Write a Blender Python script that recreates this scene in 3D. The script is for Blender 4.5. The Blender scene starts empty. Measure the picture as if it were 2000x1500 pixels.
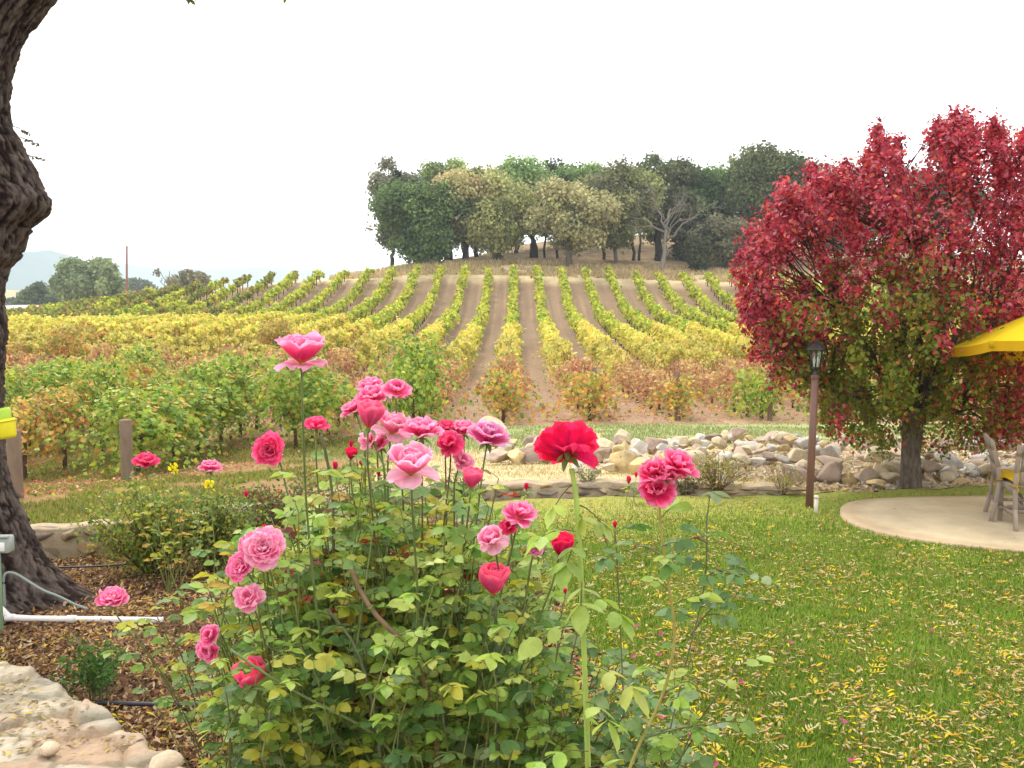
import bpy, math, random
import numpy as np
from mathutils import Vector, Matrix
rad = math.radians
S = bpy.context.scene
COL = S.collection
rng = np.random.default_rng(11)
random.seed(11)

# ---------------------------------------------------------------- camera
PITCH = math.atan(150 / 1944.0)
CAMH = 2.2
cd = bpy.data.cameras.new("camera")
cd.lens = 35.0
cd.sensor_width = 36.0
cd.clip_end = 9000
cd.clip_start = 0.05
cam = bpy.data.objects.new("camera", cd)
COL.objects.link(cam)
cam.location = (0, 0, CAMH)
cam.rotation_euler = (math.pi / 2 - PITCH, 0, 0)
S.camera = cam
# ---------------------------------------------------------------- light and exposure
S.view_settings.view_transform = 'Standard'
S.view_settings.look = 'None'
S.view_settings.exposure = 1.34
S.view_settings.gamma = 1
SUN_EL, SUN_AZ = 55, -35          # azimuth from +Y towards +X
W = bpy.data.worlds.new("World")
S.world = W
W.use_nodes = True
nt = W.node_tree
nt.nodes.clear()
out = nt.nodes.new('ShaderNodeOutputWorld')
bg = nt.nodes.new('ShaderNodeBackground')
sky = nt.nodes.new('ShaderNodeTexSky')
sky.sky_type = 'NISHITA'
sky.sun_disc = False
sky.sun_elevation = rad(SUN_EL)
sky.sun_rotation = rad(SUN_AZ)
sky.air_density = 1.0
sky.dust_density = 4.0
bw = nt.nodes.new('ShaderNodeMix'); bw.data_type = 'RGBA'      # an overcast sky: cloud deck over the blue
bw.inputs['Factor'].default_value = 0.88
tc = nt.nodes.new('ShaderNodeTexCoord')
mp = nt.nodes.new('ShaderNodeMapping'); mp.inputs['Scale'].default_value = (1, 1, 4)
nz = nt.nodes.new('ShaderNodeTexNoise'); nz.inputs['Scale'].default_value = 1.6; nz.inputs['Detail'].default_value = 3
cr = nt.nodes.new('ShaderNodeValToRGB')
cr.color_ramp.elements[0].position = 0.3; cr.color_ramp.elements[0].color = (8.2, 8.5, 8.8, 1)
cr.color_ramp.elements[1].position = 0.65; cr.color_ramp.elements[1].color = (9.8, 9.8, 9.8, 1)
nt.links.new(tc.outputs['Generated'], mp.inputs['Vector'])
nt.links.new(mp.outputs['Vector'], nz.inputs['Vector'])
nt.links.new(nz.outputs['Fac'], cr.inputs['Fac'])
nt.links.new(sky.outputs['Color'], bw.inputs[6])
nt.links.new(cr.outputs['Color'], bw.inputs[7])
nt.links.new(bw.outputs[2], bg.inputs['Color'])
bg.inputs['Strength'].default_value = 0.105
nt.links.new(bg.outputs['Background'], out.inputs['Surface'])
sl = bpy.data.lights.new("sun", 'SUN')
sl.energy = 1.3
sl.angle = rad(14)
sl.color = (1, 0.95, 0.87)
so = bpy.data.objects.new("sun", sl)
COL.objects.link(so)
a, e = rad(SUN_AZ), rad(SUN_EL)
sd = Vector((math.sin(a) * math.cos(e), math.cos(a) * math.cos(e), math.sin(e)))
so.rotation_euler = sd.to_track_quat('Z', 'Y').to_euler()
S.cycles.max_bounces = 6
S.cycles.transparent_max_bounces = 8
S.cycles.volume_bounces = 1

# ---------------------------------------------------------------- helpers
CP, SP = math.cos(PITCH), math.sin(PITCH)
def P(px, py, Y):
    """world point that lies at world depth Y on the sight line of a photo pixel"""
    u, v = (px - 1000) / 1944.0, (750 - py) / 1944.0
    dx, dy, dz = u, CP + v * SP, -SP + v * CP
    t = Y / dy
    return np.array([dx * t, Y, CAMH + dz * t])
def G(px, py, z=0.0):
    u, v = (px - 1000) / 1944.0, (750 - py) / 1944.0
    dx, dy, dz = u, CP + v * SP, -SP + v * CP
    t = (z - CAMH) / dz
    return np.array([dx * t, dy * t, z])
def C(r, g, b, k=0.62):
    f = lambda c: (c / 255.0 / 12.92) if c <= 10 else ((c / 255.0 + 0.055) / 1.055) ** 2.4
    return np.array([f(r) * k, f(g) * k, f(b) * k])
def sstep(a, b, x):
    t = np.clip((np.asarray(x, float) - a) / (b - a), 0, 1)
    return t * t * (3 - 2 * t)
def hash3(ix, iy, iz):
    n = (ix.astype(np.int64) * 73856093) ^ (iy.astype(np.int64) * 19349663) ^ (iz.astype(np.int64) * 83492791)
    n = (n ^ (n >> 13)) * 1274126177
    n = n & 0x7fffffff
    n = (n ^ (n >> 16)) & 0xffff
    return n / 65535.0
def vnoise(p):
    p = np.asarray(p, float)
    i = np.floor(p).astype(np.int64); f = p - i; f = f * f * (3 - 2 * f)
    r = 0
    for dx in (0, 1):
        for dy in (0, 1):
            for dz in (0, 1):
                w = (f[:, 0] if dx else 1 - f[:, 0]) * (f[:, 1] if dy else 1 - f[:, 1]) * (f[:, 2] if dz else 1 - f[:, 2])
                r = r + w * hash3(i[:, 0] + dx, i[:, 1] + dy, i[:, 2] + dz)
    return r * 2 - 1
def fbm(p, o=4):
    p = np.asarray(p, float); r = 0; a = 1.0; s = 0
    for k in range(o):
        r = r + a * vnoise(p * (2 ** k) + 17.3 * k); s += a; a *= 0.5
    return r / s
def xyz(x, y, z=0):
    x = np.asarray(x, float); y = np.asarray(y, float)
    return np.stack([x, y, np.broadcast_to(np.asarray(z, float), x.shape)], -1)

class Geo:
    def __init__(self): self.V = []; self.F = []; self.K = []; self.n = 0
    def add(self, V, F, K):
        """V (n,3); F list of (m,k) int arrays; K (3,) or (n,3) colours"""
        V = np.asarray(V, float)
        K = np.broadcast_to(np.asarray(K, float), (len(V), 3))
        self.V.append(V); self.K.append(K)
        for f in (F if isinstance(F, list) else [F]):
            self.F.append(np.asarray(f, np.int64) + self.n)
        self.n += len(V)
        return self
    def build(self, name, mat, parent=None, smooth=False, loc=None):
        V = np.concatenate(self.V); K = np.concatenate(self.K)
        if loc is not None: V = V - np.asarray(loc)
        me = bpy.data.meshes.new(name)
        me.vertices.add(len(V)); me.vertices.foreach_set('co', V.astype(np.float32).ravel())
        idx = np.concatenate([f.ravel() for f in self.F])
        tot = np.concatenate([np.full(len(f), f.shape[1]) for f in self.F])
        st = np.concatenate([[0], np.cumsum(tot)[:-1]])
        me.loops.add(len(idx)); me.loops.foreach_set('vertex_index', idx.astype(np.int32))
        me.polygons.add(len(tot)); me.polygons.foreach_set('loop_start', st.astype(np.int32))
        me.polygons.foreach_set('loop_total', tot.astype(np.int32))
        if smooth: me.polygons.foreach_set('use_smooth', np.ones(len(tot), bool))
        me.update(calc_edges=True)
        ca = me.color_attributes.new('Col', 'FLOAT_COLOR', 'POINT')
        ca.data.foreach_set('color', np.concatenate([K, np.ones((len(K), 1))], 1).astype(np.float32).ravel())
        me.materials.append(mat)
        o = bpy.data.objects.new(name, me)
        COL.objects.link(o)
        if loc is not None: o.location = loc
        if parent is not None: o.parent = parent
        return o
    # shapes
    def box(self, c, s, K, rz=0.0, rx=0.0, ry=0.0, bev=0.0):
        x, y, z = [v / 2.0 for v in s]
        if bev > 0:
            b = bev; V = []; 
            pts = []
            for sx in (-1, 1):
                for sy in (-1, 1):
                    for sz in (-1, 1):
                        pts += [(sx * x, sy * (y - b), sz * (z - b)), (sx * (x - b), sy * y, sz * (z - b)), (sx * (x - b), sy * (y - b), sz * z)]
            import bmesh
            bm = bmesh.new()
            for p in pts: bm.verts.new(p)
            bmesh.ops.convex_hull(bm, input=bm.verts)
            bm.verts.ensure_lookup_table(); bm.verts.index_update()
            V = np.array([v.co[:] for v in bm.verts]); T = [[v.index for v in f.verts] for f in bm.faces]
            bm.free()
            F = [np.array([t for t in T if len(t) == k]) for k in (3, 4) if any(len(t) == k for t in T)]
        else:
            V = np.array([[sx * x, sy * y, sz * z] for sx in (-1, 1) for sy in (-1, 1) for sz in (-1, 1)])
            F = [np.array([[0, 1, 3, 2], [4, 6, 7, 5], [0, 4, 5, 1], [2, 3, 7, 6], [0, 2, 6, 4], [1, 5, 7, 3]])]
        M = np.array(Matrix.Rotation(rz, 3, 'Z') @ Matrix.Rotation(ry, 3, 'Y') @ Matrix.Rotation(rx, 3, 'X'))
        return self.add(V @ M.T + np.asarray(c), F, K)
    def tube(self, pts, r, K, n=8, cap=True, noise=0.0):
        pts = np.asarray(pts, float); m = len(pts)
        r = np.broadcast_to(np.asarray(r, float), (m,))
        T = np.gradient(pts, axis=0); T /= np.linalg.norm(T, axis=1)[:, None] + 1e-9
        up = np.array([0, 0, 1.0]) if abs(T[:, 2]).mean() < 0.8 else np.array([0, 1.0, 0])
        X = np.cross(T, up); X /= np.linalg.norm(X, axis=1)[:, None] + 1e-9
        Y = np.cross(X, T)
        a = np.linspace(0, 2 * np.pi, n, endpoint=False)
        rr = r[:, None] * np.ones(n)
        if noise: rr = rr * (1 + noise * rng.uniform(-1, 1, rr.shape))
        V = pts[:, None] + rr[..., None] * (np.cos(a)[None, :, None] * X[:, None] + np.sin(a)[None, :, None] * Y[:, None])
        V = V.reshape(-1, 3)
        i = np.arange(m - 1)[:, None] * n; j = np.arange(n)[None]; j2 = (j + 1) % n
        F = [np.stack([i + j, i + j2, i + n + j2, i + n + j], -1).reshape(-1, 4)]
        if np.ndim(K) == 2: K = np.repeat(K, n, 0)
        if cap:
            V = np.concatenate([V, pts[:1], pts[-1:]]); b = m * n
            jj = np.arange(n); kk = (jj + 1) % n
            F.append(np.stack([np.full(n, b), kk, jj], -1)); F.append(np.stack([np.full(n, b + 1), (m - 1) * n + jj, (m - 1) * n + kk], -1))
            if np.ndim(K) == 2: K = np.concatenate([K, K[:1], K[-1:]])
        return self.add(V, F, K)
    def lathe(self, prof, c, K, n=16):
        """prof list of (radius, z)"""
        a = np.linspace(0, 2 * np.pi, n, endpoint=False)
        V = np.array([[r * math.cos(t), r * math.sin(t), z] for r, z in prof for t in a]) + np.asarray(c)
        m = len(prof); i = np.arange(m - 1)[:, None] * n; j = np.arange(n)[None]; j2 = (j + 1) % n
        return self.add(V, [np.stack([i + j, i + j2, i + n + j2, i + n + j], -1).reshape(-1, 4)], K)

def frames(N, yaw):
    """rotation matrices whose local z is N, spun by yaw about it (columns are axes)"""
    N = N / (np.linalg.norm(N, axis=1)[:, None] + 1e-9)
    ref = np.where(np.abs(N[:, 2:3]) < 0.9, np.array([[0, 0, 1.0]]), np.array([[1.0, 0, 0]]))
    A = np.cross(ref, N); A /= np.linalg.norm(A, axis=1)[:, None] + 1e-9
    B = np.cross(N, A)
    c, s = np.cos(yaw)[:, None], np.sin(yaw)[:, None]
    X = A * c + B * s; Y = -A * s + B * c
    return np.stack([X, Y, N], -1)
def frames_dir(D, N):
    """local y along D, local z near N"""
    D = D / (np.linalg.norm(D, axis=1)[:, None] + 1e-9)
    X = np.cross(D, N); X /= np.linalg.norm(X, axis=1)[:, None] + 1e-9
    Z = np.cross(X, D)
    return np.stack([X, D, Z], -1)
def scatter(g, tmpl, Pn, R, s, K):
    tv, tf = tmpl; n = len(Pn); k = len(tv)
    s = np.broadcast_to(np.asarray(s, float), (n,))
    V = np.einsum('nij,kj->nki', R, tv) * s[:, None, None] + Pn[:, None]
    K = np.broadcast_to(np.asarray(K, float), (n, 3))
    off = (np.arange(n) * k)[:, None, None]
    g.add(V.reshape(-1, 3), [(f[None] + off).reshape(-1, f.shape[1]) for f in tf], np.repeat(K, k, 0))
def mixK(palette, n, w=None, jit=0.12):
    p = np.array(palette); i = rng.choice(len(p), n, p=None if w is None else np.array(w) / sum(w))
    return p[i] * (1 + rng.uniform(-jit, jit, (n, 1))) * (1 + rng.uniform(-jit / 2, jit / 2, (n, 3)))
def rdir(n, bias=(0, 0, 0)):
    d = rng.normal(size=(n, 3)); d /= np.linalg.norm(d, axis=1)[:, None]
    return d + np.asarray(bias)
# leaf templates: base at origin, growing along +y, about 1 long
LEAF2 = (np.array([[0, 0, 0], [-.32, .5, .1], [0, .5, -.03], [.32, .5, .1], [0, 1, 0.02]]), [np.array([[0, 2, 1], [0, 3, 2], [1, 2, 4], [2, 3, 4]])])
LEAFQ = (np.array([[-.5, 0, 0.06], [.5, 0.05, -0.05], [.42, .95, .07], [-.4, 1., -.06]]), [np.array([[0, 1, 2, 3]])])
def rose_leaflet():
    st = [(0, 0, 0), (.08, .15, .01), (.2, .25, .03), (.25, .235, .03), (.40, .325, .05), (.45, .305, .05), (.60, .30, .055), (.65, .275, .05), (.78, .21, .04), (.82, .185, .04), (.92, .07, .01), (1.04, 0, -.05)]
    V = []; mid = []; L = []; R = []
    for k, (t, w, z) in enumerate(st):
        d = -0.10 * t * t
        mid.append(len(V)); V.append((0, t, d))
        if w: 
            L.append(len(V)); V.append((-w, t, d + z)); R.append(len(V)); V.append((w, t, d + z))
    T = [[mid[0], mid[1], L[0]], [mid[0], R[0], mid[1]], [mid[-1], L[-1], mid[-2]], [mid[-1], mid[-2], R[-1]]]; Q = []
    for k in range(len(L) - 1):
        Q.append([mid[k + 1], mid[k + 2], L[k + 1], L[k]]); Q.append([mid[k + 1], R[k], R[k + 1], mid[k + 2]])
    return (np.array(V, float), [np.array(T), np.array(Q)])
RLEAF = rose_leaflet()
# lobed vine leaf
def vine_leaf():
    out = [(0, 0), (-.35, -.05), (-.5, .25), (-.33, .4), (-.42, .72), (-.17, .7), (0, 1.0), (.17, .7), (.42, .72), (.33, .4), (.5, .25), (.35, -.05)]
    V = [(0, .35, -.06)] + [(x, y, .07 * math.sin(7 * x + 3 * y)) for x, y in out]; n = len(out)
    return (np.array(V, float), [np.array([[0, 1 + (i + 1) % n, 1 + i] for i in range(n)])])
VLEAF = vine_leaf()

# ---------------------------------------------------------------- materials
def newmat(name):
    m = bpy.data.materials.new(name); m.use_nodes = True; t = m.node_tree; t.nodes.clear()
    return m, t, (lambda ty, **kw: _node(t, ty, kw)), t.links.new
def _node(t, ty, kw):
    n = t.nodes.new(ty)
    for k, v in kw.items():
        if k.startswith('i_'):
            n.inputs[k[2:].replace('_', ' ')].default_value = v
        else: setattr(n, k, v)
    return n
def surf(name, rough=0.8, spec=0.3, nscale=8.0, namt=0.35, bump=0.3, bscale=30.0, trans=0.0, detail=5, sat=1.0, nscale2=None, stretch=(1, 1, 1), metal=0.0, bdist=0.01, tint=1.0):
    """vertex colour x procedural mottling, with bump and optional translucency"""
    m, t, N, L = newmat(name)
    o = N('ShaderNodeOutputMaterial')
    at = N('ShaderNodeAttribute', attribute_name='Col')
    tc = N('ShaderNodeTexCoord'); mp = N('ShaderNodeMapping'); mp.inputs['Scale'].default_value = stretch
    L(tc.outputs['Object'], mp.inputs['Vector'])
    n1 = N('ShaderNodeTexNoise', i_Scale=nscale, i_Detail=float(detail), i_Roughness=0.65)
    L(mp.outputs['Vector'], n1.inputs['Vector'])
    mr = N('ShaderNodeMapRange'); mr.inputs['From Min'].default_value = .25; mr.inputs['From Max'].default_value = .75
    mr.inputs['To Min'].default_value = 1 - namt; mr.inputs['To Max'].default_value = 1 + namt
    L(n1.outputs['Fac'], mr.inputs['Value'])
    vm = N('ShaderNodeVectorMath', operation='SCALE')
    L(at.outputs['Color'], vm.inputs[0]); L(mr.outputs['Result'], vm.inputs['Scale'])
    hs = N('ShaderNodeHueSaturation', i_Saturation=sat, i_Value=tint); L(vm.outputs['Vector'], hs.inputs['Color'])
    pb = N('ShaderNodeBsdfPrincipled', i_Roughness=rough, i_Metallic=metal); pb.inputs['Specular IOR Level'].default_value = spec
    L(hs.outputs['Color'], pb.inputs['Base Color'])
    if bump:
        n2 = N('ShaderNodeTexNoise', i_Scale=bscale, i_Detail=6.0, i_Roughness=0.7); L(mp.outputs['Vector'], n2.inputs['Vector'])
        bp = N('ShaderNodeBump', i_Strength=bump, i_Distance=bdist); L(n2.outputs['Fac'], bp.inputs['Height']); L(bp.outputs['Normal'], pb.inputs['Normal'])
    if trans > 0:
        tr = N('ShaderNodeBsdfTranslucent'); L(hs.outputs['Color'], tr.inputs['Color'])
        mx = N('ShaderNodeMixShader', i_Fac=trans)
        L(pb.outputs['BSDF'], mx.inputs[1]); L(tr.outputs['BSDF'], mx.inputs[2]); L(mx.outputs['Shader'], o.inputs['Surface'])
    else: L(pb.outputs['BSDF'], o.inputs['Surface'])
    return m
M_leaf = surf('leaf', rough=.55, spec=.35, nscale=40, namt=.18, bump=0, trans=.42)
M_rleaf = surf('rose_leaf', rough=.42, spec=.45, nscale=45, namt=.22, bump=.25, bscale=90, trans=.48)
M_petal = surf('petal', rough=.62, spec=.12, nscale=70, namt=.13, bump=.35, bscale=130, bdist=.003, trans=.55)
M_far = surf('far_leaf', rough=.8, spec=.1, nscale=1.5, namt=.2, bump=0, trans=.4)
M_oak = surf('oak_leaf', rough=.8, spec=.1, nscale=1.2, namt=.25, bump=0, trans=.35, sat=.8)
M_grass = surf('grass_blade', rough=.7, spec=.2, nscale=2.0, namt=.18, bump=0, trans=.4)
M_litter = surf('litter', rough=.85, spec=.1, nscale=50, namt=.15, bump=0, trans=.25)
M_bark = surf('bark', rough=.95, spec=.1, nscale=30, namt=.75, bump=1.0, bscale=38, stretch=(1, 1, .28), bdist=.06, detail=8)
M_twig = surf('twig', rough=.8, spec=.2, nscale=30, namt=.35, bump=.4, bscale=60, stretch=(1, 1, .4), bdist=.004)
M_stone = surf('stone', rough=.9, spec=.15, nscale=9, namt=.3, bump=.7, bscale=32, bdist=.02)
M_rock = surf('rock', rough=.92, spec=.12, nscale=5, namt=.28, bump=.7, bscale=14, bdist=.03)
M_teak = surf('weathered_teak', rough=.85, spec=.15, nscale=14, namt=.22, bump=.5, bscale=40, stretch=(1, 1, .25), bdist=.004)
M_paint = surf('paint', rough=.5, spec=.4, nscale=10, namt=.10, bump=.15, bscale=60, bdist=.002)
M_metal = surf('dark_metal', rough=.45, spec=.5, nscale=20, namt=.2, bump=.2, bscale=80, metal=.3, bdist=.002)
M_cloth = surf('canvas', rough=.85, spec=.1, nscale=4, namt=.06, bump=.2, bscale=220, trans=.35, bdist=.001)
M_conc = surf('patio_concrete', rough=.9, spec=.1, nscale=1.8, namt=.24, bump=.35, bscale=45, bdist=.004)
M_hill = surf('hill', rough=1, spec=0, nscale=.02, namt=.35, bump=0)

def setp(o, label=None, cat=None, group=None, kind=None):
    if label: o['label'] = label
    if cat: o['category'] = cat
    if group: o['group'] = group
    if kind: o['kind'] = kind
    return o
def empty(name, loc, label=None, cat=None, group=None):
    o = bpy.data.objects.new(name, None); COL.objects.link(o); o.location = loc; o.empty_display_size = .2
    return setp(o, label, cat, group)

# ---------------------------------------------------------------- terrain height
_ys = [0, 8, 12, 20, 28, 35, 42, 52, 63, 75, 86, 95, 102, 108, 115, 125, 140, 170, 250, 400]
_st = {
 -75: [0, 0, -.2, -1.6, -1.5, -1.3, -1, -.6, -.4, -.5, -.8, -1, -1.2, -1.5, -1.6, -2, -2, -2, -2, -2],
 -58: [0, 0, -.2, -1.6, -1.5, -1.3, -1, -.5, -.2, -.3, -.5, -.5, -.5, -.8, -1, -1.5, -2, -2, -2, -2],
 -47: [0, 0, -.2, -1.6, -1.5, -1.3, -.95, -.4, .1, .2, .5, .9, 1.2, .9, 0, -.5, -1, -1.5, -2, -2],
 -36: [0, 0, -.2, -1.6, -1.5, -1.25, -.9, -.4, .0, .2, .9, 2.1, 3.2, 3.0, 2, 1, 0, -1, -2, -2],
 -26: [0, 0, -.3, -1.6, -1.5, -1.25, -.9, -.4, .0, .3, 1.3, 3.0, 4.6, 4.6, 3.5, 2.4, 1, -1, -2, -2],
 -18: [0, 0, -.3, -1.6, -1.55, -1.3, -1, -.5, .0, .4, 1.5, 3.3, 5.0, 5.5, 4.9, 3.6, 2, 0, -2, -2],
 -13: [0, 0, -.3, -1.6, -1.6, -1.35, -1.15, -.7, -.15, .4, 1.4, 3.2, 5.0, 6.3, 6.9, 7.0, 5.5, 2, -2, -2],
 -8:  [0, 0, -.3, -1.35, -1.5, -1.4, -1.3, -.9, -.4, .3, 1.3, 3.1, 5.3, 6.9, 7.5, 8.2, 8.2, 5, -1, -2],
 0:   [0, 0, 0, -.55, -1, -1.3, -1.5, -1.1, -.6, 0, .9, 2.9, 5.2, 6.8, 7.9, 9.2, 11, 10, 2, -1],
 10:  [0, 0, 0, -.5, -1, -1.3, -1.5, -1.1, -.6, 0, .9, 2.8, 4.9, 6.3, 7.5, 9.3, 12, 12, 4, 0],
 25:  [0, 0, 0, -.5, -1, -1.2, -1.3, -.9, -.4, .2, 1.0, 2.6, 4.4, 5.8, 7.2, 9.6, 12.6, 13, 6, 1],
 45:  [0, 0, 0, -.4, -.9, -1, -1.0, -.5, 0, .6, 1.4, 2.6, 3.8, 5.2, 6.6, 8.5, 11, 12, 6, 1],
 80:  [0, 0, 0, -.3, -.7, -.8, -.8, -.3, .2, .8, 1.5, 2.4, 3.4, 4.4, 5.4, 7, 8, 8, 4, 1]}
_gx = np.arange(-140, 141, 1.0); _gy = np.arange(-30, 401, 1.0)
_sx = sorted(_st)
_rows = np.array([np.interp(_gy, _ys, _st[s]) for s in _sx])
_tab = np.array([np.interp(_gx, _sx, _rows[:, j]) for j in range(len(_gy))])      # [y, x]
def _blur(A, ax, n):
    for _ in range(n):
        B = np.moveaxis(A, ax, 0); B2 = B.copy(); B2[1:-1] = (B[:-2] + 2 * B[1:-1] + B[2:]) / 4; A = np.moveaxis(B2, 0, ax)
    return A
_tab = _blur(_blur(_tab, 0, 6), 1, 8)
_wx = [-14, -5.4, -4.3, -3.4, -2.45, -1.2, 0, 1.2, 2.4, 3.3, 3.6]
_wy = [8.0, 8.4, 8.75, 9.1, 10.4, 11.2, 11.55, 11.75, 11.75, 11.7, 11.9]
WX, WY = np.array([-9.5, -5.4, -4.3, -3.5, -2.9, -2.1, -1.0, 0, 1.2, 2.4, 3.35]), np.array([8.1, 8.45, 8.6, 8.9, 9.5, 10.4, 11.15, 11.45, 11.6, 11.6, 11.5])
def T(x, y):
    x = np.asarray(x, float); y = np.asarray(y, float)
    fx = np.clip(x + 140, 0, 279.999); fy = np.clip(y + 30, 0, 429.999)
    ix = fx.astype(int); iy = fy.astype(int); fx = fx - ix; fy = fy - iy
    z = (_tab[iy, ix] * (1 - fx) + _tab[iy, ix + 1] * fx) * (1 - fy) + (_tab[iy + 1, ix] * (1 - fx) + _tab[iy + 1, ix + 1] * fx) * fy
    s = y - np.interp(x, WX, WY)
    bank = 0.17 * sstep(0.05, .25, s) * np.exp(-np.clip(s, 0, 50) / 2.2) * (1 - sstep(3.0, 3.8, x))
    return z + bank
def hit(px, py, y0=2.0, y1=400.0):
    y = np.concatenate([np.arange(y0, 40, .03), np.arange(40, y1, .2)])
    u, v = (px - 1000) / 1944.0, (750 - py) / 1944.0
    dx, dy, dz = u, CP + v * SP, -SP + v * CP
    t = y / dy; z = CAMH + dz * t; h = T(dx * t, y)
    k = np.argmax(z < h)
    return np.array([dx * t[k], y[k], h[k]])
ROWX = lambda k, y: -0.36 + 2.45 * k + 0.005 * y
# ---------------------------------------------------------------- the ground: one sheet to the horizon
def growing(a0, step, g, end):
    r = [a0]
    while r[-1] < end: r.append(r[-1] + step); step *= g
    return np.array(r)
gy = np.concatenate([[-400, -150, -60, -25], np.arange(-12, 3, 1.5), np.arange(3, 30, .16), growing(30, .2, 1.0045, 150), growing(153, 3, 1.09, 5000)])
gxp = growing(0, .16, 1.018, 3500)
gx = np.concatenate([-gxp[::-1][:-1], gxp])
X, Y = np.meshgrid(gx, gy); Xf, Yf = X.ravel(), Y.ravel()
Z = T(Xf, Yf)
nn = fbm(xyz(Xf * .5, Yf * .5), 4); n2 = fbm(xyz(Xf * 2.2, Yf * 2.2, 5), 3); n3 = fbm(xyz(Xf * .12, Yf * .12, 9), 3)
Z = Z + np.where(Yf > 12, .04 * nn + 0.02 * n2, 0.0) + np.where(Yf > 400, 0, 0)
Z = np.where(np.abs(Xf) > 200, Z - .002 * (np.abs(Xf) - 200).clip(0, 1500), Z)
def mx(a, b, t): t = np.clip(t, 0, 1)[:, None]; return a * (1 - t) + b * t
c_mulch, c_straw, c_green = C(130, 98, 72), C(232, 210, 160), C(160, 176, 110)
c_litter, c_lane, c_soil, c_dry, c_knoll = C(204, 168, 136), C(176, 150, 122), C(150, 126, 102), C(240, 216, 168), C(140, 108, 80)
sw = Yf - np.interp(Xf, WX, WY)
K = np.tile(c_mulch, (len(Xf), 1))
K = mx(K, c_straw * np.ones_like(K), sstep(-.1, .1, sw))
K = mx(K, C(172, 144, 98) * np.ones_like(K), sstep(-1.5, -3.5, Xf + nn) * sstep(-.1, .2, sw))
# green strip before the vines, patchy grass at the left
K = mx(K, c_green * np.ones_like(K), sstep(18.5, 20.5, Yf + 1.5 * nn) * (.8 + .3 * n2) * sstep(-7, -2.5, Xf + 3 * nn))
K = mx(K, C(168, 130, 86) * np.ones_like(K), sstep(-2.5, -4.5, Xf + nn) * sstep(8.9, 9.6, Yf) * (.6 + .5 * nn))
K = mx(K, C(140, 150, 70) * np.ones_like(K), sstep(-2.5, -4.5, Xf) * sstep(9, 10, Yf) * (1 - sstep(26, 32, Yf)) * sstep(-.05, .25, nn + .6 * n2))
vin = sstep(25.8, 26.8, Yf + .8 * nn) * np.where(Xf < -4, .5 * sstep(24, 36, Yf) + .2, 1)
K = mx(K, c_litter * np.ones_like(K), vin)
lane = np.abs(((Xf - 0.005 * Yf + 0.36) / 2.45) % 1 - .5) * 2      # 0 in the middle of a lane, 1 on the row
K = mx(K, c_lane * np.ones_like(K), sstep(26, 30, Yf) * (1 - sstep(.45, .7, lane + .15 * n2)) * (.85 + .2 * n2))
ruts = np.exp(-((lane - .33) / .09) ** 2)
K = mx(K, c_soil * np.ones_like(K), sstep(50, 68, Yf + 3 * nn) * (.75 + .35 * n2))
K = mx(K, C(200, 165, 125) * np.ones_like(K), sstep(60, 75, Yf) * ruts * (.4 + .4 * nn))
K = mx(K, c_dry * np.ones_like(K), sstep(99, 104, Yf + 2.0 * nn))
K = mx(K, c_knoll * np.ones_like(K), sstep(107, 112, Yf + 2.5 * nn) * (1 - sstep(155, 180, Yf)) * (.7 + .5 * n2) * sstep(-16, -9, Xf))
K = mx(K, C(205, 190, 145) * np.ones_like(K), sstep(150, 200, Yf) * (.8 + .4 * n3))
strp = fbm(xyz((Xf - .005 * Yf) * 4.5, Yf * .12, 3), 3)
K = K * (1 + .16 * n2 + .08 * nn + .22 * strp * sstep(34, 60, Yf) * (Yf < 104))[:, None]
ny, nx = len(gy), len(gx)
i = np.arange(ny - 1)[:, None] * nx + np.arange(nx - 1)[None]; i = i.ravel()
M_ground = surf('ground', rough=1, spec=.05, nscale=7, namt=.28, bump=.6, bscale=22, detail=8, bdist=.03)
g = Geo(); g.add(xyz(Xf, Yf, 0) + np.stack([0 * Z, 0 * Z, Z], -1), np.stack([i, i + 1, i + nx + 1, i + nx], -1), K)
setp(g.build('ground', M_ground, smooth=True), kind='structure')

# far hills: a real relief a kilometre or two away
def hills(name, cx, y0, y1, w, fn, K0, K1, n=70, m=26):
    xs = np.linspace(cx - w, cx + w, n); ys = np.linspace(y0, y1, m)
    X, Y = np.meshgrid(xs, ys); t = np.sin(np.pi * (Y - y0) / (y1 - y0)) ** .8
    H = fn(X) * t * sstep(0, .12, 1 - np.abs(X - cx) / w) - 6
    f = fbm(xyz(X.ravel() / 60, Y.ravel() / 60), 4).reshape(X.shape)
    H = H + f * 7 * t
    K = mx(np.tile(K0, (X.size, 1)), np.tile(K1, (X.size, 1)), sstep(-.05, .15, fbm(xyz(X.ravel() / 90, Y.ravel() / 70, 3), 3)))
    i = (np.arange(m - 1)[:, None] * n + np.arange(n - 1)[None]).ravel()
    g = Geo(); g.add(np.stack([X.ravel(), Y.ravel(), H.ravel()], -1), np.stack([i, i + 1, i + n + 1, i + n], -1), K)
    return setp(g.build(name, M_hill, smooth=True), kind='structure')
def peaks(lst, Yd):
    def fn(x):
        px = 1000 + x / Yd * 1944
        return np.interp(px, [p for p, _ in lst], [(600 - q) / 1944 * Yd + 2 for _, q in lst])
    return fn
dk, tn = C(52, 82, 88), C(190, 170, 120)
hills('hills', -1150, 1500, 2300, 800, peaks([(-600, 560), (-300, 520), (-100, 545), (-20, 560), (20, 530), (55, 498), (80, 486), (110, 485), (140, 500), (170, 522), (230, 560), (300, 590)], 1900), dk, dk * 1.2)
hills('hills', -1000, 2500, 3300, 1100, peaks([(-600, 560), (0, 530), (180, 520), (230, 512), (260, 514), (300, 521), (380, 522), (450, 522), (560, 519), (680, 524), (900, 560), (1100, 590)], 2900), dk, dk * 1.3, n=110)
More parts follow.
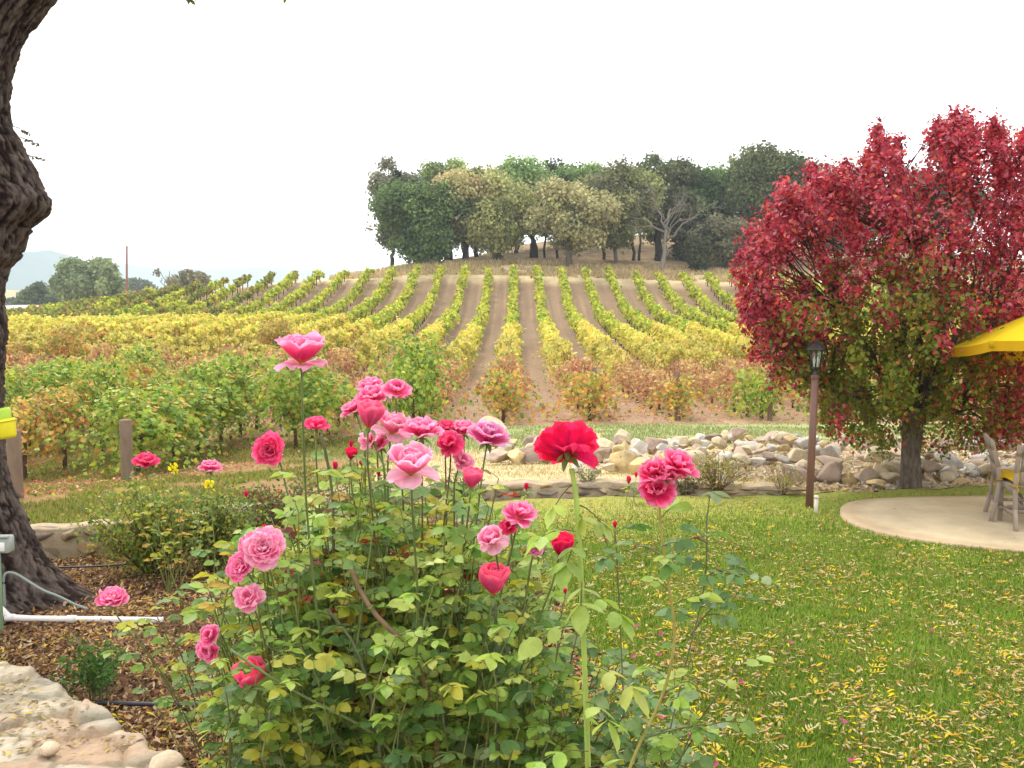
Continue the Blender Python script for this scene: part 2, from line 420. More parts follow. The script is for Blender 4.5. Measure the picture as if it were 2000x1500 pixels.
hills('hills', -420, 620, 900, 260, peaks([(-500, 560), (-100, 560), (0, 548), (60, 566), (120, 575), (200, 570), (300, 575), (420, 590)], 760), tn, C(120, 125, 80))
# haze: pale air all the way to the hills
hz = Geo(); hz.box((-100, 1700, 66), (5200, 3900, 170), (1, 1, 1))
m, t, N, L = newmat('haze'); o = N('ShaderNodeOutputMaterial'); v = N('ShaderNodeVolumePrincipled', i_Density=0.00036); v.inputs['Color'].default_value = (.78, .9, 1, 1)
v.inputs['Anisotropy'].default_value = 0.0
L(v.outputs['Volume'], o.inputs['Volume'])
setp(hz.build('haze', m), kind='stuff')

# ---------------------------------------------------------------- lawn, patio, mulch
bed_px = [(1330, 1620), (1260, 1500), (1165, 1330), (1105, 1220), (1050, 1120), (1015, 1060), (960, 1020), (860, 994), (700, 984)]
bed = np.array([G(*p)[:2] for p in bed_px])                                      # right-hand edge of the planting bed
by = bed[:, 1]; bx = bed[:, 0]
lawn_left = lambda y: np.interp(y, by, bx) + .05 * np.sin(y * 9) + .03 * np.sin(y * 23)
lawn_far = lambda x: np.interp(x, [-3, 0, 1.2, 2.6, 3.6, 6, 9, 16], [10.6, 11.2, 11.42, 11.42, 11.6, 12.1, 12.4, 12.8]) + .06 * np.sin(x * 7) + .04 * np.sin(x * 17)
ys = np.arange(1.5, 12.9, .08); g = Geo(); V = []; n = 90
for y in ys:
    u = np.linspace(0, 1, n) ** 1.4; xl = lawn_left(y); V.append(xyz(xl + u * (16 - xl), np.full(n, y)))
V = np.concatenate(V); far = lawn_far(V[:, 0]); V[:, 1] = np.minimum(V[:, 1], far)
V[:, 2] = np.maximum(T(V[:, 0], V[:, 1]), 0) * 0 + .012 + .008 * fbm(V * 1.5, 2)
i = (np.arange(len(ys) - 1)[:, None] * n + np.arange(n - 1)[None]).ravel()
f = fbm(V * .9, 3); K = mx(np.tile(C(120, 148, 48), (len(V), 1)), np.tile(C(190, 184, 100), (len(V), 1)), .25 + .6 * f + sstep(8, 11.5, V[:, 1]) * .35)
g.add(V, np.stack([i, i + 1, i + n + 1, i + n], -1), K)
M_lawn = surf('lawn', rough=1, spec=.05, nscale=16, namt=.35, bump=.7, bscale=60, detail=8, bdist=.02)
setp(g.build('lawn', M_lawn, smooth=True), kind='structure')

# patio: a rounded concrete apron with a raised rim
edge_px = [(1640, 992), (1640, 1008), (1660, 1024), (1700, 1038), (1760, 1051), (1830, 1062), (1900, 1070), (2000, 1079), (2150, 1090), (2400, 1104)]
back_px = [(1650, 984), (1680, 978), (1740, 974), (1830, 972), (1950, 970), (2100, 968), (2400, 966)]
E = [G(*p, .03)[:2] for p in edge_px][::-1] + [G(*p, .03)[:2] for p in back_px]
E = np.array(E)
def resample(P0, n):
    for _ in range(3):
        P0 = np.concatenate([P0[:1]] + [np.array([a * .75 + b * .25, a * .25 + b * .75]) for a, b in zip(P0[:-1], P0[1:])] + [P0[-1:]])
    d = np.concatenate([[0], np.cumsum(np.linalg.norm(np.diff(P0, axis=0), axis=1))]); t = np.linspace(0, d[-1], n)
    return np.stack([np.interp(t, d, P0[:, k]) for k in range(P0.shape[1])], -1)
E = resample(E, 80); cen = np.array([6.6, 10.35])
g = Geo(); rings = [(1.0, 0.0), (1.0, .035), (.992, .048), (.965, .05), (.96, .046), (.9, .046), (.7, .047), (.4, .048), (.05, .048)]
V = np.concatenate([xyz(*(cen + (E - cen) * s).T, z) for s, z in rings]); n = len(E)
i = (np.arange(len(rings) - 1)[:, None] * n + np.arange(n - 1)[None]).ravel()
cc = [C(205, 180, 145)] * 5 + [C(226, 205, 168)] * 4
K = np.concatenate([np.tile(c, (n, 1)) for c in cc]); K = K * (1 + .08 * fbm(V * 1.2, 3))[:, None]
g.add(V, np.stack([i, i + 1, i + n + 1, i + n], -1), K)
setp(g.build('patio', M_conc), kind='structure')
def in_patio(x, y):
    a = np.arctan2(y - cen[1], x - cen[0]); r = np.hypot(x - cen[0], y - cen[1])
    ea = np.arctan2(E[:, 1] - cen[1], E[:, 0] - cen[0]) % (2 * np.pi); er = np.hypot(*(E - cen).T); o_ = np.argsort(ea)
    return r < np.interp(a % (2 * np.pi), ea[o_], er[o_], period=2 * np.pi)

# grass blades
BLADE = (np.array([[-.09, 0, 0], [.09, 0, 0], [.03, .55, .12], [0, 1, .35]]), [np.array([[0, 1, 2], [0, 2, 3]])])
def blades(name, n, x0, x1, y0, y1, keep, h, pal, w, mat=None, label=None, power=1.6, zoff=.008, wide=1.0):
    u = rng.random(n); y = y0 * (y1 / y0) ** u if power else rng.uniform(y0, y1, n)
    x = rng.uniform(x0, x1, n) if not callable(x0) else x0(y) + rng.random(n) * (x1(y) - x0(y))
    k = keep(x, y); x, y = x[k], y[k]; n = len(x)
    p = xyz(x, y, 0); p[:, 2] = T(x, y) + zoff
    D = rdir(n) * .55 + np.array([0, 0, 1.0]); R = frames_dir(D, rdir(n))
    K_ = mixK(pal, n, w, .18); q = fbm(p * .8, 3); K_ = K_ * (1 + .25 * q)[:, None]
    t = (BLADE[0] * np.array([wide, 1, 1]), BLADE[1])
    g = Geo(); scatter(g, t, p, R, h * rng.uniform(.6, 1.3, n) * (1 + .03 * (y - y0)), K_)
    return setp(g.build(name, mat or M_grass), label, 'grass', kind='stuff')
blades('grass', 230000, lambda y: lawn_left(y), lambda y: .56 * y + .5, 3.6, 12.6, lambda x, y: (y < lawn_far(x)) & ~in_patio(x, y), .042,
       [C(140, 176, 54), C(164, 192, 72), C(104, 144, 40), C(198, 196, 110)], [4, 3, 2, 1.5], label='short green mown lawn grass round the patio', wide=1.3)
# dry and green tufts behind the wall and on the far strip
blades('dry_grass', 60000, lambda y: -.26 * y, lambda y: .6 * y, 11.0, 21, lambda x, y: (y > np.interp(x, WX, WY) + .15) & (y > lawn_far(x)) & (y < 19 + 2 * rng.random(len(x))) & (x > -.22 * y + 1.5 * rng.random(len(x))) & (fbm(xyz(x * .7, y * .9), 3) + .4*rng.uniform(-1,1,len(x)) > -.1), .04,
       [C(240, 220, 168), C(225, 200, 145), C(190, 182, 115)], [4, 3, 1.5], label='dry straw coloured grass round the boulders', wide=1.4)
blades('strip_grass', 60000, lambda y: -.3 * y, lambda y: .62 * y, 17.5, 27, lambda x, y: (fbm(xyz(x * .5, y * 1.5), 3) > -.3) & (y > 18 + 2 * rng.random(len(x))) & (y < 26.6 - 1.2 * rng.random(len(x))) & (x > -.25 * y + 2.5 * rng.random(len(x))), .055,
       [C(150, 172, 100), C(180, 186, 125), C(215, 196, 140)], [4, 3, 2.0], label='thin green grass strip at the foot of the vineyard', wide=1.6)
blades('weed_grass', 90000, lambda y: -.56 * y - .5, lambda y: -.12 * y - .3, 8.8, 27, lambda x, y: (y > np.interp(x, WX, WY) + .2) & (fbm(xyz(x * .5, y * .5), 4) + .6 * fbm(xyz(x * 2.2, y * 2.2, 5), 3) > -.16), .06,
       [C(150, 162, 60), C(180, 178, 90), C(200, 170, 110), C(110, 130, 45)], [4, 3, 2, 2], label='patchy weedy grass between the left vine rows', wide=1.5)
blades('crest_grass', 26000, -19, 42, 103, 110, lambda x, y: fbm(xyz(x * .4, y * .4), 3) > -.25, .42,
       [C(250, 228, 180), C(240, 212, 155), C(205, 178, 120)], [4, 3, 1.5], label='tall dry golden grass along the hill crest', power=0, wide=1.4)

# fallen leaves and bark
LIT = (np.array([[0, 0, 0], [-.14, .35, .06], [.14, .4, .02], [-.1, .75, .1], [.09, .72, .04], [0, 1, .02]]), [np.array([[0, 2, 1], [3, 4, 5]]), np.array([[1, 2, 4, 3]])])
def litter(name, n, xs, ys, keep, size, pal, w, label, tilt=.35, zoff=.03, power=True, tm=LIT, cat='leaves'):
    u = rng.random(n); y = ys[0] * (ys[1] / ys[0]) ** u if power else rng.uniform(*ys, n)
    x = xs[0](y) + rng.random(n) * (xs[1](y) - xs[0](y))
    k = keep(x, y); x, y = x[k], y[k]; n = len(x)
    p = xyz(x, y, 0); p[:, 2] = T(x, y) + zoff * rng.uniform(.3, 1.2, n)
    N_ = rdir(n) * tilt + np.array([0, 0, 1.0]); R = frames(N_, rng.uniform(0, 6.28, n))
    g = Geo(); scatter(g, tm, p, R, size * rng.uniform(.5, 1.4, n), mixK(pal, n, w, .2))
    return setp(g.build(name, M_litter), label, cat, kind='stuff')
YL, TN, OR, BR = C(240, 212, 40), C(228, 196, 140), C(220, 160, 40), C(150, 105, 70)
clump = lambda x, y, th: fbm(xyz(x * 1.8, y * 1.8, 2), 3) > th
litter('fallen_leaves', 64000, (lambda y: lawn_left(y) - .1, lambda y: .56 * y + .5), (3.6, 12), lambda x, y: (y < lawn_far(x)) & (~in_patio(x, y) | (rng.random(len(x)) < .045)) & (fbm(xyz(x * 2.6, y * 2.6, 2), 3) + .5 * rng.uniform(-1, 1, len(x)) > .05), .04,
       [YL, TN, OR, BR], [1.6, 5, .9, 1.6], 'yellow and tan fallen leaflets scattered over the lawn', zoff=.045)
# compound fallen leaves (several leaflets on one stalk)
n = 170; u = rng.random(n); y = 3.8 * (10.5 / 3.8) ** u; x = lawn_left(y) + rng.random(n) * (.56 * y + .3 - lawn_left(y))
g = Geo(); kk = mixK([C(240, 214, 70), C(228, 180, 60), C(236, 216, 160)], n, [2, 1, 1.8], .1); aa = rng.uniform(0, 6.28, n)
ok = ~in_patio(x, y) & (y < lawn_far(x))
for q in range(7):
    s = (q // 2) * .022; side = (-1) ** q; d = np.stack([np.cos(aa), np.sin(aa), 0 * aa], -1); pr = np.stack([-np.sin(aa), np.cos(aa), 0 * aa], -1)
    p = xyz(x, y, .045) + d * s; D = d * .7 + pr * side * (.9 if q < 6 else 0) + np.array([0, 0, .35])
    scatter(g, LIT, p[ok], frames_dir(D + rdir(n) * .15, np.tile([0, 0, 1.0], (n, 1)))[ok], .038, kk[ok])
setp(g.build('fallen_sprays', M_litter), 'bright yellow feathery fallen leaves lying on the lawn', 'leaves', kind='stuff')
CHIP = (np.array([[-.3, 0, 0], [.3, .03, .06], [.24, 1, .02], [-.2, .9, .1]]), [np.array([[0, 1, 2, 3]])])
bedL = lambda y: -.56 * y - .4
litter('bark_mulch', 80000, (bedL, lambda y: lawn_left(y) + .12), (3.3, 11.3), lambda x, y: y < np.interp(x, WX, WY) - .02, .027,
       [C(150, 112, 84), C(184, 146, 108), C(112, 80, 60), C(214, 180, 140), C(80, 56, 44)], [4, 3, 2.5, 2.5, 2], 'dark shredded bark mulch covering the rose bed', tilt=.9, zoff=.022, tm=CHIP, cat='mulch')
litter('bed_leaves', 52000, (bedL, lambda y: lawn_left(y) + .12), (3.3, 11.3), lambda x, y: (y < np.interp(x, WX, WY) - .02) & (fbm(xyz(x * 1.8, y * 1.8, 7), 3) + .5 * rng.uniform(-1, 1, len(x)) > -.2), .04,
       [C(222, 180, 110), C(200, 150, 85), YL, C(232, 205, 160)], [4, 4, 1.2, 2], 'dry tan leaflets strewn over the bark mulch', tilt=.6, zoff=.04)
litter('vineyard_litter', 42000, (lambda y: -.56 * y - 1, lambda y: .58 * y), (12, 60), lambda x, y: (y > 26.3 - 9 * sstep(-3, -6, x) - 6 * sstep(-5, -8, x)), .1,
       [C(226, 150, 120), C(205, 120, 85), C(235, 190, 150), C(165, 100, 75), C(225, 175, 70)], [4, 3, 3, 2, .8], 'rusty pink fallen vine leaves under the rows', tilt=.35, zoff=.05)
for (px, py) in [(1243, 1225), (1292, 1240), (1290, 1282), (1239, 1285), (1448, 1334), (1430, 1342), (1645, 1411), (1664, 1488), (1820, 1233), (1545, 1258), (1290, 1404), (1350, 1440), (1335, 1492), (903, 1451), (918, 1406), (1400, 1497), (612, 1470)]:
    p = G(px, py, .05); g = Geo(); a = np.linspace(0, 2 * np.pi, 9)[:-1]; r = .019 * rng.uniform(.8, 1.2, 8)
    V = [(0, 0, .004)] + [(math.cos(t) * q, math.sin(t) * q * .8, .016 + .006 * math.sin(3 * t)) for t, q in zip(a, r)] + [(math.cos(t) * q * .55, math.sin(t) * q * .5, .005) for t, q in zip(a, r)]
    F = [np.array([[0, 9 + i, 9 + (i + 1) % 8] for i in range(8)]), np.array([[9 + i, 1 + i, 1 + (i + 1) % 8, 9 + (i + 1) % 8] for i in range(8)])]
    g.add(np.array(V), F, C(240, 120, 165) * rng.uniform(.8, 1.1))
    o = g.build('fallen_petal', M_petal); o.location = p; o.rotation_euler = (rng.uniform(-.5, .5), rng.uniform(-.5, .5), rng.uniform(0, 6))
    setp(o, 'loose pink rose petal lying among the yellow leaves near the rose bushes', 'petal', 'pink petals fallen on the ground')
# ---------------------------------------------------------------- vineyard
ZP = {  # zone: palette, weights, leaf count, leaf size
 'green':  ([C(188, 208, 84), C(154, 186, 70), C(108, 146, 54), C(224, 218, 84), C(232, 170, 80)], [4.5, 4, 2.0, 2, .7], 2300, .098),
 'gold':   ([C(240, 205, 90), C(235, 180, 95), C(180, 190, 85), C(205, 130, 80), C(140, 160, 70)], [4, 3, 3, 1.6, 2], 1200, .10),
 'rust':   ([C(232, 182, 130), C(222, 154, 116), C(240, 210, 130), C(208, 186, 100), C(186, 124, 94)], [4, 3, 3, 2, 1.5], 760, .10),
 'yellow': ([C(250, 240, 120), C(246, 228, 100), C(220, 216, 90), C(248, 214, 124), C(176, 186, 76)], [5, 4, 3, 2.4, 1.8], 760, .14),
 'lime':   ([C(214, 216, 84), C(232, 228, 92), C(176, 196, 76), C(132, 168, 66), C(214, 176, 84)], [4, 3.5, 3, 2, .6], 300, .23),
 'olive':  ([C(164, 170, 82), C(136, 158, 76), C(196, 186, 92), C(196, 142, 92), C(108, 132, 66)], [4, 3, 2.5, 2, 2], 260, .23)}
def vine_points(n, top=1.85, low=.85, wid=.62, shaggy=1.0):
    """leaf positions in a hedge-like canopy 1.9 m long with drooping shoots"""
    ns = max(10, n // 14); ps = []
    sx = rng.normal(0, wid * .30, ns); sy = rng.uniform(-1, 1, ns); sh = rng.uniform(low + .2, top, ns)
    per = int(np.ceil(n / ns))
    t = np.linspace(0.0, 1, per)[None]
    ang = rng.uniform(0, 6.28, ns)[:, None]; reach = (rng.uniform(.25, .95, ns) * wid * shaggy)[:, None]
    x = sx[:, None] + np.cos(ang) * reach * t; y = sy[:, None] + np.sin(ang) * reach * .5 * t
    z = sh[:, None] + .12 * t - (rng.uniform(.3, 1.15, ns)[:, None]) * shaggy * t ** 2
    p = np.stack([x, y, z], -1).reshape(-1, 3)[:n]
    return p + rng.normal(0, .07, p.shape)
def vine_foliage(zone, n=None, size=None, mesh=VLEAF, extra=None, **kw):
    pal, w, cnt, sz = ZP[zone]; n = n or cnt
    p = vine_points(n, **kw)
    c = np.array([0, 0, 1.35]); N_ = (p - c) * np.array([1, .3, 1]) + rdir(len(p)) * .5 + np.array([0, 0, .4])
    D = rdir(len(p)) * .8 + np.array([0, 0, -.55]) + (p - c) * np.array([.8, .1, 0])
    q = fbm(p * 1.7 + rng.uniform(0, 99), 2)
    if zone == 'green': kp = q > -.28; p, N_, D, q = p[kp], N_[kp], D[kp], q[kp]
    K = mixK(pal, len(p), w, .16) * (1.08 + .38 * q)[:, None]
    g = Geo(); scatter(g, mesh, p, frames_dir(D, N_), (size or sz) * rng.uniform(.7, 1.3, len(p)), K)
    return g
def vine_wood(g=None, base=(0, 0, 0)):
    g = g or Geo(); b = np.asarray(base, float); h = rng.uniform(.85, 1.0)
    pts = np.array([[0, 0, -.15], [rng.uniform(-.03, .03), rng.uniform(-.05, .05), .3], [rng.uniform(-.05, .05), rng.uniform(-.06, .06), .62], [0, 0, h]])
    g.tube(pts + b, [.06, .045, .05, .055], C(110, 82, 66), 7, noise=.18)
    for s in (-1, 1):
        g.tube(np.array([[0, 0, h - .03], [0, s * .4, h + .06], [.02, s * .93, h + .03]]) + b, [.04, .028, .018], C(112, 84, 66), 6, noise=.15)
        for k in range(3):
            y = s * rng.uniform(.1, .9); g.tube(np.array([[0, y, h], [rng.uniform(-.15, .15), y, h + .4], [rng.uniform(-.3, .3), y + .1, h + .8]]) + b, [.01, .007, .004], C(165, 110, 78), 4, cap=False)
    return g
def proto_mesh(g, name, mat, sm=False):
    o = g.build(name, mat, smooth=sm); me = o.data; bpy.data.objects.remove(o); return me
VF = {}
for z_ in ('green', 'gold', 'rust', 'yellow'):
    VF[z_] = [proto_mesh(vine_foliage(z_, **({'top': 2.15, 'wid': .92, 'low': .75, 'shaggy': 1.25} if z_ == 'green' else {'top': 1.95, 'wid': .8} if z_ == 'gold' else {'top': 1.36, 'wid': .60, 'low': .65} if z_ == 'rust' else {'top': 1.5, 'wid': .54, 'low': .75})), 'foliage', M_leaf) for _ in range(4)]
VFend = [proto_mesh(vine_foliage('green', n=1500, top=1.45, low=.3, wid=1.0, shaggy=1.5), 'foliage', M_leaf) for _ in range(2)]
VFmix = [proto_mesh(vine_foliage('gold', n=850, top=1.35, low=.4, wid=.85, shaggy=1.3), 'foliage', M_leaf) for _ in range(2)]
VW = [proto_mesh(vine_wood(), 'trunk', M_twig) for _ in range(4)]
ystart = lambda k: {-1: 26.6, -2: 23.6, -3: 20.2, -4: 20.4, -5: 20.0}.get(k, 20.0 if k < 0 else 27.6 + .15 * k)
def zone(k, y, x):
    n_ = float(fbm(np.array([[k * .9, y * .22, 3.0]]), 2)[0]) * 4
    if k < 0:
        if k == -4 and y < 23: return 'gold'
        if y < 30 and (hash((k * 7, int(y * .6))) % 12) == 0: return 'gold'
        if y < 27.5 + n_ - 0.4 * (k + 3): return 'green'
        
        if y < 31 + n_: return 'green' if (hash((k, int(y))) % 5) < 2 else 'rust'
        if y < 42 + n_ + (k < -3) * -3: return 'rust'
    if y < 29.2 and k >= 0: return 'gold' if k < 3 else 'green'
    if y < 44 + n_ + .9 * max(k - 2, 0) * (k < 12): return 'rust'
    if x < -8 and y < 60 and (hash((k, int(y * .4))) % 6) == 0: return 'gold'
    if y < 66 + n_ * 1.4 + 5 * (x < -12): return 'yellow'
    return 'lime' if x > -24 + 2 * n_ or (hash((k, int(y * .3))) % 3) == 0 else 'olive'
allv = []
for k in range(-19, 21):
    y = ystart(k); j = 0
    while y < 102.3:
        x = ROWX(k, y); u = x / y
        if -.60 < u < .60:
            allv.append((k, j, x, y))
        y += 1.85; j += 1
allv.sort(key=lambda v: v[3] + .12 * abs(v[2]))
near, farv = allv[:300], allv[300:]
ZL = {'green': 'leafy green', 'gold': 'green and gold', 'rust': 'sparse rusty orange', 'yellow': 'bright yellow', 'lime': 'yellow green', 'olive': 'olive green'}
ORD = ['first', 'second', 'third', 'fourth', 'fifth', 'sixth', 'seventh', 'eighth', 'ninth', 'tenth', 'eleventh', 'twelfth', 'thirteenth', 'fourteenth', 'fifteenth', 'sixteenth', 'seventeenth', 'eighteenth', 'nineteenth', 'twentieth'] + ['far'] * 40
def rowname(k):
    if k == 0: return 'the centre row'
    return '%s row %s of centre' % (['first', 'second', 'third', 'fourth', 'fifth', 'sixth', 'seventh', 'eighth', 'ninth', 'tenth', 'eleventh', 'twelfth', 'thirteenth', 'fourteenth', 'fifteenth', 'sixteenth', 'seventeenth', 'eighteenth', 'nineteenth', 'twentieth'][abs(k) - 1], 'left' if k < 0 else 'right')
for (k, j, x, y) in near:
    z = float(T(x, y)); zn = zone(k, y, x)
    jx = x + rng.uniform(-.06, .06)
    lab = ZL[zn] + ' grapevine, ' + (ORD[j] + ' from the front in ' if j else 'front end of ') + rowname(k)
    r = empty('grapevine', (jx, y, z), lab, 'grapevine', 'grapevines trained in rows up the hill')
    if j == 0 and k >= 1: me = VFend[k % 2] if k >= 3 else VFmix[k % 2]
    elif j == 0 and k == 0: me = VFmix[0]
    elif j == 0 and k == -1: me = VFend[0]
    else: me = VF[zn][int(rng.integers(4))]
    f = bpy.data.objects.new('foliage', me); COL.objects.link(f); f.parent = r
    w = bpy.data.objects.new('trunk', VW[int(rng.integers(4))]); COL.objects.link(w); w.parent = r
    s = rng.uniform(.9, 1.12); r.rotation_euler = (rng.uniform(-.03, .03), rng.uniform(-.04, .04), rng.uniform(-.12, .12) + (math.pi if rng.random() < .5 else 0))
    f.scale = (s * rng.uniform(.8, 1.25), 1.03, s * rng.uniform(.78, 1.14) * (1.0 if not (k < 0 and y < 30) else 1.06))
# everything farther: one mass of vines
g = Geo(); gw = Geo()
for (k, j, x, y) in farv:
    z = float(T(x, y)); zn = zone(k, y, x); pal, w, cnt, sz = ZP[zn]
    n = int({'rust': 420, 'yellow': 520, 'lime': 280, 'olive': 240, 'gold': 300, 'green': 300}[zn] * np.clip(70 / y, .6, 1.3))
    sz = {'rust': .13, 'yellow': .165, 'lime': .2, 'olive': .2}.get(zn, .2)
    dens = .7 + .45 * float(fbm(np.array([[k * 1.3, y * .15, 0]]), 2)[0] + .3)
    n = int(n * np.clip(dens, .4, 1.2)); th = .8 if (zn in ('lime', 'olive')) else 1.0
    p = vine_points(n, top={'rust': 1.36, 'yellow': 1.48}.get(zn, 1.4 if x > -13 else 1.22), low={'rust': .8, 'yellow': .8}.get(zn, .6), wid={'yellow': .5, 'rust': .54}.get(zn, .62 if x > -13 else .44) * th, shaggy=.9 if th == 1 else .55)
    N_ = (p - [0, 0, 1.2]) + rdir(n) * .6 + np.array([0, 0, .5]); D = rdir(n) + np.array([0, 0, -.3])
    K = mixK(pal, n, w, .15) * (1.0 if zn == 'rust' else 1.22)
    scatter(g, LEAFQ, p + [x, y, z], frames_dir(D, N_), sz * rng.uniform(.6, 1.25, n), K)
    gw.tube([[x, y, z - .1], [x + rng.uniform(-.05, .05), y, z + 1.05]], [.05, .04], C(90, 68, 55), 4, cap=False)
    if j % 3 == 0: gw.tube([[x, y + .9, z - .1], [x, y + .9, z + 1.45]], [.035, .035], C(120, 100, 84), 4, cap=False)
setp(g.build('distant_vines', M_far), 'rows of yellow and olive vines climbing the far slope', 'vines', kind='stuff')
setp(gw.build('vine_stakes', M_twig), 'dark stakes and stems under the far vine rows', 'stakes', kind='stuff')
# end posts
posts = [(250, 945, 1.1, .105, 'thick grey round wooden post at the end of the vine row beside the trunk'), (32, 972, .95, .1, 'grey round wooden post under the golden vine behind the big trunk'),
 (1160, 818, 1.5, .07, 'slim stake inside the first right hand row end'),
         (1322, 822, 1.4, .07, 'slim stake inside the second right hand row end'), (985, 816, 1.3, .07, 'slim stake in the middle row end'), (1503, 823, 1.4, .07, 'slim stake in the green row end by the red tree')]
for px, py, h, r, lab in posts:
    b = hit(px, py); g = Geo(); pr = [(r * .98, -.2), (r, .2), (r * .97, h * .6), (r * .98, h - .02), (r * .9, h), (.001, h)]
    g.lathe(pr, (0, 0, 0), C(150, 128, 108), 14)
    for zz in (.55, .95):
        if h > 1.1: g.lathe([(r * 1.04, h * zz - .012), (r * 1.06, h * zz), (r * 1.04, h * zz + .012)], (0, 0, 0), C(150, 150, 150), 14)
    o = g.build('vineyard_post', M_teak, smooth=True); o.location = b; o.rotation_euler = (rng.uniform(-.03, .03), rng.uniform(-.03, .03), 0)
    setp(o, lab, 'post', 'end posts of the vine rows')
# drip line wires of the two nearest left rows
for k, lab in ((-3, 'thin wire along the left row with the thick post'), (-4, 'thin wire along the golden row behind the big trunk')):
    g = Geo(); yy = np.linspace(19.9, 40, 30)
    for h in (.55, 1.0): g.tube(np.stack([ROWX(k, yy), yy, T(ROWX(k, yy), yy) + h - .03 * np.abs(np.sin(yy * 1.7))], -1), .006, C(170, 170, 165), 4, cap=False)
    setp(g.build('trellis_wire', M_metal), lab, 'wire', 'trellis wires')

# ---------------------------------------------------------------- trees
def limb(g, a, b, r0, r1, K, n=7, sag=.0, seg=6, wob=.08):
    a, b = np.asarray(a, float), np.asarray(b, float); t = np.linspace(0, 1, seg + 1)[:, None]
    L_ = np.linalg.norm(b - a); w = rng.normal(0, wob * L_ * .5, (seg + 1, 3)); w[0] = w[-1] = 0
    p = a + (b - a) * t + w * np.sin(np.pi * t) + np.array([0, 0, sag]) * np.sin(np.pi * t)
    g.tube(p, np.linspace(r0, r1, seg + 1), K, n, cap=True, noise=.08); return p
def oak(px, top, base, width, Y, K1, K2, lab, name='oak_tree', dens=1.0, trunkw=.5, cr_low=.22, airy=0, seed=None, lobes=None, cat='tree', ksize=.27, barkK=None, sink=0, lean=0):
    b = P(px, base, Y); zt = P(px, top, Y)[2]; gz = float(T(b[0], Y)); b[2] = gz - .1
    cr_low = cr_low * .42; H = (zt - gz) * 1.03; Rw = width / 1944 * Y / 2 * (1.22 if not airy else 1.0)
    barkK = C(95, 84, 76) if barkK is None else barkK
    root = empty(name, tuple(b), lab, cat, 'trees on the hilltop' if Y < 145 and Y > 100 else 'trees on the far left skyline')
    # crown lobes
    nl = int((lobes or int(13 + 5 * Rw)) * 1.7); zc = H * (cr_low + 1) / 2; hz_ = H * (1 - cr_low) / 2
    cs = []
    while len(cs) < nl:
        d = rng.normal(size=3); d /= np.linalg.norm(d); rr = rng.random() ** .4 * .86
        c = d * rr * np.array([Rw, Rw * .8, hz_])
        if c[2] < 0: c[:2] *= (1 - .25 * (-c[2] / hz_))
        cs.append(c + [lean, 0, zc])
    cs = np.array(cs); lr = rng.uniform(.19, .38, nl) * min(Rw, hz_) * (1.0 if not airy else .75)
    gt = Geo()
    fork = np.array([lean * .3, 0, H * max(cr_low, .18)])
    limb(gt, [0, 0, -.5], fork, trunkw * .62, trunkw * .42, barkK, 9)
    for c in cs[:14 if not airy else nl]: limb(gt, fork, c, trunkw * .26, .05, barkK, 5, sag=.2, wob=.2)
    gt.build('trunk', M_bark, parent=root)
    n = int(17000 * dens * (Rw * hz_ / 22) ** .8); w_ = lr ** 2; idx = rng.choice(nl, n, p=w_ / w_.sum())
    d = rng.normal(size=(n, 3)); d /= np.linalg.norm(d, axis=1)[:, None]
    rad_ = rng.random(n) ** .5 * 1.08; p = cs[idx] + d * (rad_ * lr[idx])[:, None] * np.array([1.15, 1.1, .85])
    # break the outline with noise gaps and drooping ends
    q = fbm(p * .55 + rng.uniform(0, 50), 3); kp = q > (-.34 if not airy else .04); p = p + rng.normal(0, .22, p.shape); p, idx, d, q = p[kp], idx[kp], d[kp], q[kp]; n = len(p)
    lk = rng.uniform(.0, 1.0, nl)[idx]; K = K1 * (1 - lk[:, None]) + K2 * lk[:, None]
    K = K * (1 + .3 * fbm(p * 1.3, 2))[:, None] * rng.uniform(.7, 1.3, (n, 1)) * rng.uniform(.72, 1.28, nl)[idx][:, None] * 1.3 * np.array([1.13, 1.02, .86])
    g = Geo(); N_ = d + rdir(n) * .6 + np.array([0, 0, .35]); D = rdir(n) + np.array([0, 0, -.4])
    scatter(g, LEAFQ, p, frames_dir(D, N_), ksize * rng.uniform(.45, 1.25, n) * (1 if not airy else .8), K)
    g.build('crown', M_oak, parent=root)
    return root
_b = lambda *k: [C(*[min(250, v * m_) for v, m_ in zip(q, (1.2, 1.22, 1.08))]) for q in k]
DG, DG2, OL, OL2, GR, GR2, BRN = _b((104, 136, 70), (124, 150, 78), (146, 148, 96), (128, 138, 82), (160, 156, 120), (142, 144, 104), (160, 140, 108)) ; _old = ( C(92, 122, 76), C(112, 138, 84), C(156, 158, 104), C(132, 138, 90), C(200, 196, 152), C(176, 176, 130), C(190, 162, 122))
oak(768, 292, 500, 130, 113, C(150, 155, 130), C(110, 125, 95), 'airy grey green oak with open branches at the left end of the grove', airy=1, dens=1.5, trunkw=.45, cr_low=.12, lobes=34, ksize=.3)
oak(826, 345, 503, 165, 110, DG, C(70, 98, 52), 'dense dark green oak at the left end of the grove reaching the ground', dens=1.7, cr_low=.1, trunkw=.9)
oak(872, 300, 502, 95, 122, DG2, C(100, 115, 80), 'tall dark oak rising behind the left dark oak', dens=1.1, cr_low=.3)
oak(912, 325, 500, 135, 112, BRN, OL, 'brownish olive oak with a rounded top in the left of the grove', dens=1.5, cr_low=.14, trunkw=.5)
oak(930, 318, 500, 110, 121, C(125, 125, 85), OL2, 'dull olive oak behind the brownish one', dens=1.1, cr_low=.3)
oak(972, 345, 503, 130, 111, OL2, OL, 'olive oak with the thick dark trunk', dens=1.4, cr_low=.2, trunkw=1.25)
oak(1008, 308, 490, 115, 122, DG2, DG, 'dark green oak with a knobbly top behind the thick trunked one', dens=1.3, cr_low=.3)
